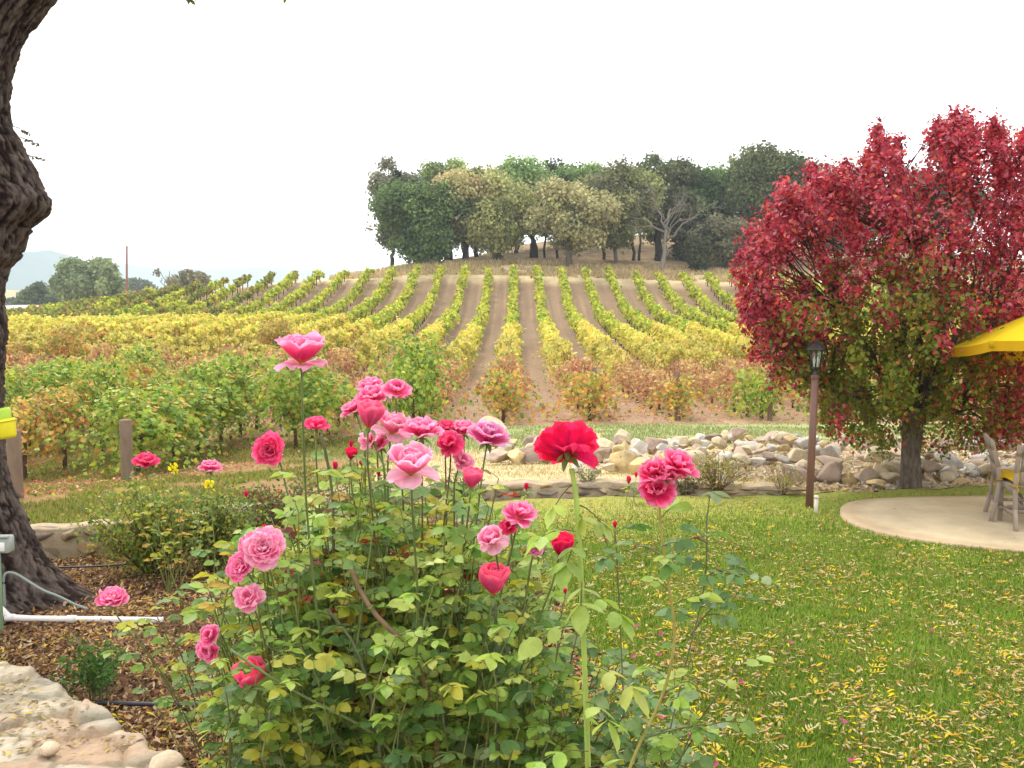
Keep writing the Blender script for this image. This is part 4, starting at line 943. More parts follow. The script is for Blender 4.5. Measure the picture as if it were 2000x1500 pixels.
# ---------------------------------------------------------------- the big dark trunk at the left edge
TD = 7.3
edge_px = [(-260, 60), (-160, 150), (-40, 135), (0, 108), (30, 84), (60, 64), (120, 38), (190, 25), (240, 29), (275, 46), (300, 50), (335, 68), (365, 80), (388, 97), (405, 97), (420, 86), (440, 62), (465, 50), (490, 42), (505, 34), (525, 14), (560, 9), (600, 8), (650, 14), (700, 8), (760, 5), (820, 4), (870, 6), (920, 14), (970, 26), (1010, 45), (1050, 60), (1090, 78), (1130, 104), (1155, 128), (1175, 158), (1195, 185)]
edge_px = [(-330, 330), (-180, 225), (-80, 158)] + edge_px[3:]
ey = np.array([q[0] for q in edge_px], float); ex = np.array([q[1] for q in edge_px], float)
rpx = np.interp(ey, [-330, 100, 250, 400, 500, 700, 900, 1050, 1195], [110, 95, 95, 125, 95, 80, 92, 120, 175])
pyS = np.linspace(-330, 1195, 460); exS = np.interp(pyS, ey, ex) - 12 * (1 - sstep(230, 330, pyS)); rS = np.interp(pyS, ey, rpx)
cpts = np.array([P(x - r, y, TD) for x, y, r in zip(exS, pyS, rS)]); rm = rS / 1944 * TD
# keep the height monotone and lay bark over it
na = 150; a = np.linspace(0, 2 * np.pi, na, endpoint=False)
V = np.zeros((len(pyS), na, 3)); V[..., 0] = cpts[:, None, 0] + rm[:, None] * np.cos(a); V[..., 1] = cpts[:, None, 1] + rm[:, None] * np.sin(a) * np.clip(.95, 0, .9 / 1)[None]; V[..., 2] = cpts[:, None, 2]
Vf = V.reshape(-1, 3); rdg = fbm(np.stack([np.tile(a, len(pyS)) * 5, Vf[:, 2] * 3.2, Vf[:, 0] * 2], -1), 4); r2 = fbm(np.stack([np.tile(a, len(pyS)) * 14, Vf[:, 2] * 9, 0 * Vf[:, 0]], -1), 3)
dirn = np.stack([np.cos(a), np.sin(a), 0 * a], -1); plate = np.abs(fbm(np.stack([np.tile(a, len(pyS)) * 7, Vf[:, 2] * 6, 0 * Vf[:, 0] + 5], -1), 3)); r3 = fbm(np.stack([np.tile(a, len(pyS)) * 26, Vf[:, 2] * 30, 0 * Vf[:, 0] + 2], -1), 2); r2 = r2 + .7 * r3 + 1.2 * (sstep(.0, .12, plate) - .6)
Vf = Vf + np.tile(dirn, (len(pyS), 1)) * (.03 * rdg + .022 * r2 - .035)[:, None]
# root flare ridges
fl = np.exp(-np.clip(Vf[:, 2], 0, 3) / .22) * .12 * np.sin(np.tile(a, len(pyS)) * 4 + .6); Vf += np.tile(dirn, (len(pyS), 1)) * fl[:, None]
K = mx(np.tile(C(66, 50, 46), (len(Vf), 1)), np.tile(C(160, 142, 130), (len(Vf), 1)), sstep(.0, .6, r2 + .5 * rdg) * .6); K = K * (1 + .5 * r3)[:, None]
i = (np.arange(len(pyS) - 1)[:, None] * na + np.arange(na)[None]).ravel(); j = (np.arange(len(pyS) - 1)[:, None] * na + (np.arange(na)[None] + 1) % na).ravel()
base = np.array([cpts[-1][0], TD, 0.0]); root = empty('pepper_tree', tuple(base), 'huge gnarled dark trunk of a tree at the left edge', 'tree')
g = Geo(); g.add(Vf - base, np.stack([i, i + na, j + na, j], -1), K)
top = cpts[0] - base
for dx, dy, dz in [(1.5, .4, 2.2), (-.6, .8, 2.4), (.3, .9, 2.3)]:
    t = np.linspace(0, 1, 9)[:, None]; g.tube(top - [.05, 0, .45] + np.array([[dx, dy, dz + .45]]) * t + np.array([[.25, 0, 0]]) * np.sin(t * 3.1), np.linspace(.30, .1, 9), C(100, 80, 70), 16, noise=.06)
g.build('trunk', M_bark, parent=root, smooth=True)
# old pruning scar
g = Geo(); c = P(22, 343, TD) - base; 
for rr, dep, kk in [(.105, 0, C(150, 130, 116)), (.075, .018, C(120, 98, 86)), (.04, .03, C(60, 46, 40))]:
    aa = np.linspace(0, 2 * np.pi, 25); g.tube([[c[0] + rr * .85 * math.cos(t), c[1] - .41 - dep * .2 - .02 * math.cos(t), c[2] + rr * math.sin(t)] for t in aa], .022, kk, 8, noise=.2)
g.add(np.array([[c[0] + .1 * math.cos(t) * .85, c[1] - .40, c[2] + .1 * math.sin(t)] for t in aa[:-1]]), np.arange(24)[None], C(70, 54, 48)); g.build('knot', M_bark, parent=root)
# sprays of narrow leaflets on hanging twigs, mostly above the picture
g = Geo(); 
for q in range(46):
    s0 = top + np.array([rng.uniform(-1.5, 3.4), rng.uniform(-1.2, .8), rng.uniform(.75, 2.2)]); L_ = rng.uniform(.2, .5)
    if q < 7: s0 = P([352, 378, 430, 520, 560, 585, 395][q], [-48, -46, -74, -64, -52, -46, -74][q], 6.6) - base; L_ = .14
    tw = limb(g, s0, s0 + [rng.uniform(-.15, .15), rng.uniform(-.1, .1), -L_], .004, .002, C(120, 110, 70), 4, seg=5, wob=.08)
    n = 26; t = rng.random(n); p = s0 + (tw[-1] - s0) * t[:, None]; scatter(g, LEAF2, p, frames_dir(rdir(n) + [0, 0, -.5], rdir(n)), .05, mixK([C(130, 140, 80), C(170, 150, 80)], n))
for (px, py, L_, sd_) in [(46, 246, .1, 1), (60, 268, .10, 1), (70, 300, .09, 1)]:
    s0 = P(px - 20, py, TD - .15) - base; e_ = P(px + 14, py + 14, TD - .15) - base; tw = limb(g, s0, e_, .004, .002, C(110, 90, 80), 4, seg=5)
    n = 14; t = np.linspace(.3, 1, n); p = s0 + (e_ - s0) * t[:, None]; scatter(g, LEAF2, p, frames_dir(rdir(n) + [.2, 0, -.3], rdir(n)), .03, mixK([C(130, 120, 90), C(170, 150, 130)], n))
g.build('twigs', M_leaf, parent=root)

# yellow cup feeder strapped on the trunk
c = P(10, 828, 6.85); root = empty('bottle_feeder', tuple(c), 'yellow plastic cup with a lime green insert hung on the big trunk', 'feeder'); root.rotation_euler = (0, -.16, 0)
YC, LC = C(250, 235, 40, .75), C(190, 225, 70, .75)
g = Geo(); g.lathe([(.001, -.10), (.052, -.10), (.06, -.08), (.068, .0), (.07, .035), (.064, .035), (.06, -.07), (.001, -.075)], (0, 0, 0), YC, 24); g.build('cup', M_paint, parent=root, smooth=True)
g = Geo(); g.lathe([(.001, -.06), (.052, -.06), (.056, .10), (.05, .112), (.046, .10), (.04, -.05)], (-.005, 0, 0), LC, 22); g.build('insert', M_paint, parent=root, smooth=True)
g = Geo(); aa = np.linspace(0, 2 * np.pi, 28); g.tube([[.073 * math.cos(t), .073 * math.sin(t), .02] for t in aa], .006, YC * .9, 6); g.tube([[.02, .05, .02], [-.1, .2, .06], [-.3, .2, .05]], .006, YC * .9, 6); g.build('strap', M_paint, parent=root, smooth=True)

# electrical box on its green post, conduit, white pipe
b0 = G(8, 1215, 0); Yb = 6.55
bx = P(-2, 1062, Yb); root = empty('junction_box', (bx[0], Yb, 0), 'grey green outdoor electrical box on a thin green post before the trunk', 'utility box')
zc = bx[2]; g = Geo(); g.box((0, 0, zc), (.17, .09, .11), C(190, 196, 184), bev=.008); g.box((0, -.05, zc + .06), (.19, .03, .015), C(185, 200, 182), bev=.004); g.build('housing', M_paint, parent=root)
g = Geo(); g.box((.035, -.049, zc - .01), (.055, .012, .06), C(240, 240, 236, .8), bev=.003); g.build('cover_plate', M_paint, parent=root)
g = Geo(); g.box((-.02, .02, zc / 2 - .05), (.03, .03, zc + .1 - .12), C(150, 180, 140), bev=.006); g.build('post', M_paint, parent=root)
g = Geo(); A = [(10, 1185), (8, 1150), (7, 1125), (14, 1117), (30, 1119), (55, 1135), (85, 1154), (115, 1164), (140, 1178), (172, 1190)]
pts = resample(np.array([P(x, y, 6.5 - .0 * i) for i, (x, y) in enumerate(A)]), 40); g.tube(pts, .009, C(150, 162, 150), 8)
setp(g.build('grey_conduit', M_paint, smooth=True), 'thin grey flexible conduit looping from the box past the trunk foot', 'cable')
g = Geo(); A = [(12, 1180), (13, 1196), (20, 1206), (60, 1208), (140, 1209), (220, 1210), (318, 1211)]; zz = [.11, .07, .04, .035, .035, .035, .035]
pts = [G(x, y, z) for (x, y), z in zip(A, zz)]; pts[0][1] = pts[1][1] = pts[2][1]; g.tube(pts, [.022, .022, .024, .021, .021, .021, .021], C(236, 228, 222, .8), 12)
for q in (2, 4): g.tube([pts[q] - [.03, 0, 0], pts[q] + [.03, 0, 0]], .027, C(232, 224, 218, .8), 12)
g.tube([pts[0] + [0, 0, -.01], pts[0] + [-.03, 0, .12]], .023, C(80, 84, 76), 12)
setp(g.build('white_pipe', M_paint, smooth=True), 'white plastic water pipe lying on the mulch from the box', 'pipe')
for A, lab in (([(188, 1372), (260, 1375), (400, 1376), (480, 1379), (560, 1385)], 'black irrigation pipe lying across the mulch behind the flagstone wall'), ([(478, 1388), (462, 1400), (440, 1412), (425, 1428)], 'short black irrigation stub angled away from the long pipe'), ([(110, 1108), (200, 1106), (290, 1098)], 'thin dark hose lying along the foot of the low wall')):
    g = Geo(); g.tube(resample(np.array([G(x, y, .035) for x, y in A]), 24), .0125 if 'thin' not in lab else .008, C(66, 66, 74), 10); setp(g.build('irrigation_pipe', M_paint, smooth=True), lab, 'pipe')

# ---------------------------------------------------------------- lamp post
b = G(1580, 993, 0); tp = P(1593, 727, b[1]); root = empty('lamp_post', tuple(b), 'brown lamp post with a black glass lantern on the lawn edge', 'lamp')
hp = tp[2]; lean = tp[0] - b[0]; root.rotation_euler = (0, math.atan2(lean, hp) * .9, 0)
g = Geo(); PKc = C(140, 98, 84); g.tube([[0, 0, -.1], [0, 0, hp * .5], [0, 0, hp - .06]], [.041, .04, .039], PKc, 16); g.lathe([(.045, hp - .07), (.047, hp - .05), (.045, hp - .03)], (0, 0, 0), PKc * .8, 16); g.build('post', M_paint, parent=root, smooth=True)
BM = C(62, 60, 58); g = Geo(); g.lathe([(.036, hp - .05), (.034, hp - .02), (.018, hp - .01), (.022, hp + .005), (.014, hp + .015), (.03, hp + .03), (.05, hp + .045), (.056, hp + .055), (.001, hp + .056)], (0, 0, 0), BM, 12); g.build('lantern_base', M_metal, parent=root, smooth=True)
z0, z1 = hp + .055, hp + .245; ro, rt_ = .052, .074; g = Geo()
hexa = [(math.cos(t), math.sin(t)) for t in np.arange(6) * math.pi / 3 + .3]
for cx_, cy_ in hexa: g.tube([[cx_ * ro, cy_ * ro, z0], [cx_ * rt_, cy_ * rt_, z1]], .0055, BM, 6)
for r_, z_ in ((ro, z0), (rt_, z1)): g.tube([[cx_ * r_, cy_ * r_, z_] for cx_, cy_ in hexa + hexa[:1]], .007, BM, 6)
g.build('lantern_frame', M_metal, parent=root)
g = Geo(); g.lathe([(.105, z1 - .004), (.108, z1 + .004), (.092, z1 + .022), (.075, z1 + .05), (.045, z1 + .07), (.02, z1 + .08), (.009, z1 + .09), (.014, z1 + .10), (.006, z1 + .112), (.009, z1 + .122), (.001, z1 + .13)], (0, 0, 0), BM, 18); g.lathe([(.105, z1 - .004), (.001, z1 - .002)], (0, 0, 0), BM, 18); g.build('lantern_cap', M_metal, parent=root, smooth=True)
m, t, N, L = newmat('lantern_glass'); o_ = N('ShaderNodeOutputMaterial'); gl = N('ShaderNodeBsdfGlossy', i_Roughness=.08); trn = N('ShaderNodeBsdfTransparent'); trn.inputs['Color'].default_value = (.86, .88, .86, 1); mxn = N('ShaderNodeMixShader', i_Fac=.16); L(trn.outputs[0], mxn.inputs[1]); L(gl.outputs[0], mxn.inputs[2]); L(mxn.outputs[0], o_.inputs['Surface'])
g = Geo(); V = np.array([[x * ro * .97, y * ro * .97, z0] for x, y in hexa] + [[x * rt_ * .97, y * rt_ * .97, z1] for x, y in hexa]); g.add(V, np.array([[i, (i + 1) % 6, 6 + (i + 1) % 6, 6 + i] for i in range(6)]), (1, 1, 1)); g.build('glass', m, parent=root)
for sx in (-.018, .018):
    g = Geo(); g.lathe([(.008, z0), (.008, z0 + .03), (.012, z0 + .045), (.016, z0 + .065), (.012, z0 + .09), (.003, z0 + .115), (.001, z0 + .118)], (sx, 0, 0), C(245, 245, 240, .85), 12); g.build('bulb', M_paint, parent=root, smooth=True)
b = G(1593, 1004, 0); g = Geo(); g.tube([[0, 0, -.05], [0, 0, .18]], .021, C(228, 214, 200, .75), 12); g.tube([[0, 0, .17], [0, 0, .2]], .026, C(228, 214, 200, .75), 12); o = g.build('pipe_stub', M_paint, smooth=True); o.location = b; o.rotation_euler = (0, .03, 0); setp(o, 'short upright white pipe stub in the grass beside the lamp post', 'pipe')

# ---------------------------------------------------------------- chairs and umbrella
TK = C(176, 158, 142); CU = C(245, 205, 50, .7)
def chair(loc, rz, lab):
    r = empty('garden_chair', loc, lab, 'chair', 'weathered teak chairs on the patio'); r.rotation_euler = (0, 0, rz); r.scale = (.9, .9, .9)      # faces local +x
    w = .27; d0, d1 = -.24, .24
    for s in (-1, 1):
        g = Geo(); g.box((d1, s * w, .22), (.05, .045, .44), TK, bev=.005); g.build('leg', M_teak, parent=r)
        g = Geo(); p = np.array([[d0 - .07, s * w, 0], [d0 - .02, s * w, .22], [d0, s * w, .44], [d0 - .015, s * w, .62], [d0 - .085, s * w, .90]])
        for u, v in zip(p[:-1], p[1:]):
            mid = (u + v) / 2; L_ = np.linalg.norm(v - u); g.box(mid, (.045, .04, L_ + .012), TK, ry=math.atan2(v[0] - u[0], v[2] - u[2]), bev=.004)
        g.build('leg', M_teak, parent=r)
        g = Geo(); g.box((0, s * w, .415), (d1 - d0, .025, .06), TK * .95); g.box((0, s * w * .98, .16), (d1 - d0, .022, .035), TK * .95); g.build('side_rail', M_teak, parent=r)
    g = Geo()
    for q in range(6): g.box((d0 + .05 + q * .08, 0, .45), (.068, 2 * w + .03, .018), TK * rng.uniform(.92, 1.05), bev=.003)
    g.build('seat', M_teak, parent=r)
    g = Geo()   # curved crest rail, splats and lower rail make up the back
    n = 9; yy = np.linspace(-w - .02, w + .02, n)
    for u, v in zip(yy[:-1], yy[1:]):
        m_ = (u + v) / 2; bow = -.035 * (1 - (m_ / w) ** 2); g.box((d0 - .08 + bow, m_, .865 + .02 * (1 - (m_ / w) ** 2)), (.03, (v - u) + .004, .12), TK, ry=-.22, rz=.0)
    for m_ in np.linspace(-w + .06, w - .06, 7):
        bow = -.03 * (1 - (m_ / w) ** 2)
        for z_, xo in ((.56, -.005), (.72, -.035)): g.box((d0 + xo + bow, m_, z_), (.016, .045, .185), TK * rng.uniform(.93, 1.04), ry=-.12 if z_ < .6 else -.24)
    g.box((d0 - .0, 0, .47), (.03, 2 * w, .045), TK); g.build('backrest', M_teak, parent=r)
    g = Geo(); 
    for z_ in (.13, .2, .27): g.box((0, 0, z_ + .01), (.03, 2 * w, .022), TK * .9)
    g.box((d0 - .02, 0, .2), (.025, 2 * w, .035), TK * .9); g.build('stretcher', M_teak, parent=r)
    g = Geo(); V, F = [], []; m_ = 12; u = np.linspace(-1, 1, m_)
    U, Vv = np.meshgrid(u, u); e1 = np.sign(U) * np.abs(U) ** .8; e2 = np.sign(Vv) * np.abs(Vv) ** .8; th = .032 * ((1 - U ** 4) * (1 - Vv ** 4)) ** .5
    for sg in (1, -1):
        Vt = np.stack([e1.ravel() * .235 + .01, e2.ravel() * .25, .496 + sg * th.ravel()], -1); i = (np.arange(m_ - 1)[:, None] * m_ + np.arange(m_ - 1)[None]).ravel(); g.add(Vt, np.stack([i, i + 1, i + m_ + 1, i + m_] if sg > 0 else [i, i + m_, i + m_ + 1, i + 1], -1), CU)
    c_ = g.build('cushion', M_cloth, parent=r, smooth=True)
    for s in (-1, 1):
        g = Geo(); x, y = d0, s * w; g.tube([[x - .032, y - .03, .475], [x - .032, y + .03, .475], [x + .032, y + .03, .478], [x + .032, y - .03, .478], [x - .032, y - .03, .475]], .008, CU * .85, 6, cap=False); g.tube([[x - .03, y, .475], [x - .05, y - .02, .44], [x - .055, y - .01, .40]], .006, CU * .85, 5); g.build('cushion_tie', M_cloth, parent=r)
    return r
b = G(1932, 1016, .05); chair((b[0] + .34, b[1] + .10, .05), -.34, 'teak chair seen from its side at the far left of the patio table place')
b = G(1990, 1038, .05); chair((b[0] + .27, b[1] + .26, .05), 1.40, 'teak chair cut by the right edge of the photo, its back post nearest')
# umbrella: octagonal canvas with a short valance
ap = np.array([6.13, 10.3]); R_ = 1.46; ze = P(1880, 683, 10.3)[2] + .04; root = empty('patio_umbrella', (ap[0], ap[1], .05), 'bright yellow canvas patio umbrella reaching in from the right', 'umbrella')
g = Geo(); n = 8; lev = [(.001, .60), (.05, .58), (.35, .42), (.7, .20), (1.0, 0)]; sub = 4; a0 = math.pi + math.pi / 10
ring = []
for f_, z_ in lev:
    pr = []
    for q in range(n):
        A0 = np.array([math.cos(a0 + q * 2 * math.pi / n), math.sin(a0 + q * 2 * math.pi / n)]); A1 = np.array([math.cos(a0 + (q + 1) * 2 * math.pi / n), math.sin(a0 + (q + 1) * 2 * math.pi / n)])
        for s in range(sub):
            t = s / sub; c_ = A0 * (1 - t) + A1 * t; sg = -.018 * math.sin(math.pi * t) * f_; pr.append([c_[0] * R_ * f_, c_[1] * R_ * f_, ze - .05 + z_ + sg])
    ring.append([[p[0], p[1], p[2] + .02 - .10 * p[1]] for p in pr])
UY = C(252, 216, 40, .78); V = np.array(ring).reshape(-1, 3); k = n * sub; i = (np.arange(len(lev) - 1)[:, None] * k + np.arange(k)[None]).ravel(); j = (np.arange(len(lev) - 1)[:, None] * k + (np.arange(k)[None] + 1) % k).ravel(); g.add(V, np.stack([i, i + k, j + k, j], -1), UY); g.build('canopy', M_cloth, parent=root)
g = Geo(); e_ = np.array(ring[-1]); lo_ = e_ * [.995, .995, 1] + [0, 0, -.10]; i = np.arange(k); j = (i + 1) % k; g.add(np.concatenate([e_, lo_]), np.stack([i, i + k, j + k, j], -1), C(250, 200, 40, .75))  # deeper orange than the canopy: the valance's shade is painted into its colour
for q in range(n): p = e_[q * sub]; g.box(p * [.985, .985, 1] + [0, 0, -.03], (.06, .05, .07), UY * .9, rz=a0 + q * 2 * math.pi / n)
g.build('valance', M_cloth, parent=root)
for q in range(n):
    p = e_[q * sub] * [.99, .99, 1] + [0, 0, -.02]; g = Geo(); g.tube([p, [0, 0, ze + .56]], .011, C(150, 90, 60), 6); g.tube([p * [.5, .5, 1] + [0, 0, .25], [0, 0, ze - .12]], .009, C(150, 90, 60), 6); g.build('rib', M_twig, parent=root)
g = Geo(); g.tube([[0, 0, 0], [0, 0, ze + .64]], .024, C(160, 110, 74), 14); g.lathe([(.03, ze + .62), (.03, ze + .66), (.012, ze + .70), (.001, ze + .72)], (0, 0, 0), C(160, 110, 74), 12); g.build('pole', M_twig, parent=root, smooth=True)
g = Geo(); g.lathe([(.26, 0), (.26, .035), (.22, .06), (.05, .075), (.04, .28), (.001, .28)], (0, 0, 0), C(110, 100, 94), 28); g.build('base', M_metal, parent=root, smooth=True)
# ---------------------------------------------------------------- roses
PINK = dict(mid=C(252, 92, 158, .95), edge=C(255, 190, 218, 1.0), base=C(255, 200, 120, .95))
HOT = dict(mid=C(246, 58, 122, .95), edge=C(252, 120, 165, 1.0), base=C(240, 120, 110, .95))
PALE = dict(mid=C(254, 140, 184, .95), edge=C(255, 205, 222, 1.0), base=C(250, 190, 130, .95))
LILAC = dict(mid=C(238, 80, 150, .95), edge=C(245, 200, 232, 1.0), base=C(225, 110, 140, .95))
RED = dict(mid=C(246, 40, 116, .95), edge=C(246, 60, 96, .95), base=C(205, 20, 50, .8))
CORAL = dict(mid=C(253, 100, 164, .95), edge=C(255, 130, 150, .95), base=C(252, 120, 70, .95))
def petal(g, az, th0, th1, L_, w, cup, pal, r0=.04, curl=.5, z0=0.0, ruff=.03, nu=9, nv=8, twist=0, notch=.06):
    v = np.linspace(0, 1, nv); u = np.linspace(-1, 1, nu)
    th = th0 + (th1 - th0) * v ** 1.3 + curl * np.clip(v - .72, 0, 1) ** 1.2 * 4
    dl = L_ / (nv - 1); rr = r0 + np.concatenate([[0], np.cumsum(np.sin((th[1:] + th[:-1]) / 2) * dl)]); zz = z0 + np.concatenate([[0], np.cumsum(np.cos((th[1:] + th[:-1]) / 2) * dl)])
    wid = w * np.interp(v, [0, .12, .35, .6, .8, .92, 1], [.16, .42, .82, 1.0, .94, .72, .42])
    U, Vv = np.meshgrid(u, v); ph = rng.uniform(0, 6.28, 3)
    nr, nz_ = np.cos(th), -np.sin(th)                      # normal to the petal in the radial plane (outward)
    off = -cup * wid[:, None] * (U ** 2) + ruff * Vv ** 2 * (np.sin(U * 4 + ph[0]) + .7 * np.sin(U * 9 + ph[1])) * (np.abs(U) + .25)
    # tip: pull the middle down a little, round the corners
    back = notch * L_ * (1 - np.abs(U)) * np.exp(-((Vv - 1) / .12) ** 2) * .5
    R3 = rr[:, None] + nr[:, None] * off - np.sin(th)[:, None] * back; Z3 = zz[:, None] + nz_[:, None] * off * 1.0 - np.cos(th)[:, None] * back
    A = wid[:, None] * U + twist * Vv * .1
    ca, sa = math.cos(az), math.sin(az)
    X = R3 * ca - A * sa; Y = R3 * sa + A * ca
    ed = np.clip(sstep(.62, 1.0, np.maximum(np.abs(U) * (.6 + .4 * Vv), Vv)), 0, 1); bs = 1 - sstep(.04, .26, Vv)
    vein = 1 + .07 * np.sin(U * 17 + ph[2]) - .10 * (1 - Vv) * (Vv > .2)
    K = pal['mid'] * (1 - ed[..., None] * .8) + pal['edge'] * ed[..., None] * .8; K = K * (1 - bs[..., None]) + pal['base'] * bs[..., None]; K = K * vein[..., None] * rng.uniform(.9, 1.08)
    i = (np.arange(nv - 1)[:, None] * nu + np.arange(nu - 1)[None]).ravel()
    g.add(np.stack([X.ravel(), Y.ravel(), Z3.ravel()], -1), np.stack([i, i + 1, i + nu + 1, i + nu], -1), K.reshape(-1, 3))
def rose_geo(kind, pal):
    g = Geo(); a0 = rng.uniform(0, 6.28); GA = 2.399
    deep = dict(pal); deep['edge'] = pal['edge'] * .5 + pal['mid'] * .5
    def core(n, h, s=1.0, sp=.045):
        for q in range(n): petal(g, a0 + q * GA, -.05 + .04 * q, .0 + .055 * q, h * (1 - .02 * (n - q)), (.10 + .018 * q) * s, .75, deep, r0=.006 + sp * q / n * 1.6, curl=.10, ruff=.012)
    if kind == 'hybrid':       # high cup with wide drooping outer petals
        core(6, .50, 1.15)
        for q in range(6): petal(g, a0 + q * GA, .42, .05, .50, .25, .55, pal, r0=.03, curl=.30, ruff=.02)
        for q in range(6): petal(g, a0 + 1 + q * 1.05, .95, .30 + rng.uniform(-.1, .2), .60, .33, .45, pal, r0=.03, curl=.65, ruff=.05)
        for q in range(4): petal(g, a0 + .4 + q * 1.57 + rng.uniform(-.4, .4), rng.uniform(1.3, 1.7), rng.uniform(1.6, 2.5), rng.uniform(.42, .56), .27, .22, dict(pal, mid=pal['mid'] * .45 + pal['edge'] * .55), r0=.03, curl=.2, ruff=.05, z0=-.01)
    elif kind == 'rosette':
        for q in range(30):
            f = q / 29; petal(g, a0 + q * GA, .02 + 1.15 * f ** 1.1, .05 + 1.45 * f, .26 + .22 * f, .09 + .15 * f, .5 - .3 * f, pal if q % 3 else deep, r0=.008 + .03 * f, curl=.25 + .25 * f, ruff=.03 + .02 * f)
    elif kind == 'spiral':
        for q in range(20):
            f = q / 19; petal(g, a0 + q * GA, .02 + .55 * f, .02 + .55 * f, .36 + .08 * f, .10 + .17 * f, .75 - .3 * f, pal, r0=.008 + .05 * f, curl=.10 + .6 * f, ruff=.01)
    elif kind == 'cup':        # half open tulip-like bloom
        core(5, .62, 1.1)
        for q in range(5): petal(g, a0 + q * GA, .55, -.12, .66, .30, .55, pal, r0=.03, curl=.10, ruff=.012, notch=.1)
        for q in range(3): petal(g, a0 + .5 + q * 2.1, .75, .0, .64, .31, .45, pal, r0=.03, curl=.55, ruff=.02)
    elif kind == 'loose':      # blown, floppy petals pointing every way
        core(4, .30, 1.0)
        for q in range(7): petal(g, a0 + q * GA, rng.uniform(.2, .6), rng.uniform(.1, .7), .42, .20, .35, pal, r0=.02, curl=.5, ruff=.05)
        for q in range(8): petal(g, a0 + q * GA, rng.uniform(.8, 1.3), rng.uniform(.9, 1.7), rng.uniform(.42, .54), rng.uniform(.17, .25), .2, pal, r0=.03, curl=rng.uniform(-.2, .6), ruff=.06)
    elif kind == 'ruffle':     # full flat topped bloom
        core(5, .30, 1.0)
        for q in range(9): petal(g, a0 + q * GA, .30, .25, .40, .19, .45, pal, r0=.02, curl=.4, ruff=.04)
        for q in range(9): petal(g, a0 + q * GA, .75, .7, .46, .24, .3, pal, r0=.03, curl=.5, ruff=.045)
        for q in range(7): petal(g, a0 + q * GA, 1.2, 1.25, .50, .25, .2, pal, r0=.03, curl=.35, ruff=.05)
    elif kind == 'back':       # wide bloom seen from behind and below, petals like a skirt
        core(5, .40, 1.1)
        for q in range(9): petal(g, a0 + q * GA, .6, .35, .52, .27, .35, pal, r0=.03, curl=.4, ruff=.04)
        for q in range(9): petal(g, a0 + q * .698, 1.15, 1.0, .56, .27, .22, pal, r0=.03, curl=.25, ruff=.05, z0=-.005)
        for q in range(3): petal(g, q * .9 - 2.4, 1.7, 2.6, .52, .2, .3, pal, r0=.03, curl=.1, ruff=.06)
    elif kind == 'bud':
        core(5, .95, 1.5, .12)
        for q in range(4): petal(g, a0 + q * GA, .55, -.38, .98, .30, .8, pal, r0=.03, curl=.05, ruff=.01)
    return g
def calyx_geo(s, bud=False):
    g = Geo(); GC = C(150, 176, 96); g.lathe([(.018, -.14), (.03, -.12), (.052, -.08), (.058, -.04), (.05, .0), (.03, .02)], (0, 0, 0), GC, 10)
    for q in range(5):
        a = q * 1.2566; t = np.linspace(0, 1, 5); th = (.3 if bud else 2.0) + t * (.1 if bud else .7); L_ = .5 if bud else .26
        r = .045 + np.cumsum(np.sin(th)) * L_ / 5 * (.6 if bud else 1); z = -.02 + np.cumsum(np.cos(th)) * L_ / 5; w = np.array([.05, .055, .045, .025, .003])
        L1 = np.stack([r * math.cos(a) - w * math.sin(a), r * math.sin(a) + w * math.cos(a), z], -1); L2 = np.stack([r * math.cos(a) + w * math.sin(a), r * math.sin(a) - w * math.cos(a), z], -1)
        i = np.arange(4); g.add(np.concatenate([L1, L2]), np.stack([i, i + 1, i + 6, i + 5], -1), GC * rng.uniform(.85, 1.1))
    g.V = [v * s for v in g.V]; return g
def rotto(axis, spin):
    q = Vector(axis).to_track_quat('Z', 'Y').to_matrix() @ Matrix.Rotation(spin, 3, 'Z'); return np.array(q)
LG = dict(light=[C(190, 220, 118), C(168, 206, 98), C(206, 224, 124)], mid=[C(146, 186, 88), C(166, 200, 96), C(118, 164, 80), C(138, 174, 114), C(206, 212, 88)],
          dark=[C(112, 156, 88), C(132, 170, 108), C(96, 140, 78), C(148, 176, 134)], yel=[C(206, 206, 80), C(170, 186, 70), C(228, 190, 80)], red=[C(170, 84, 60), C(130, 66, 54), C(150, 120, 60)])
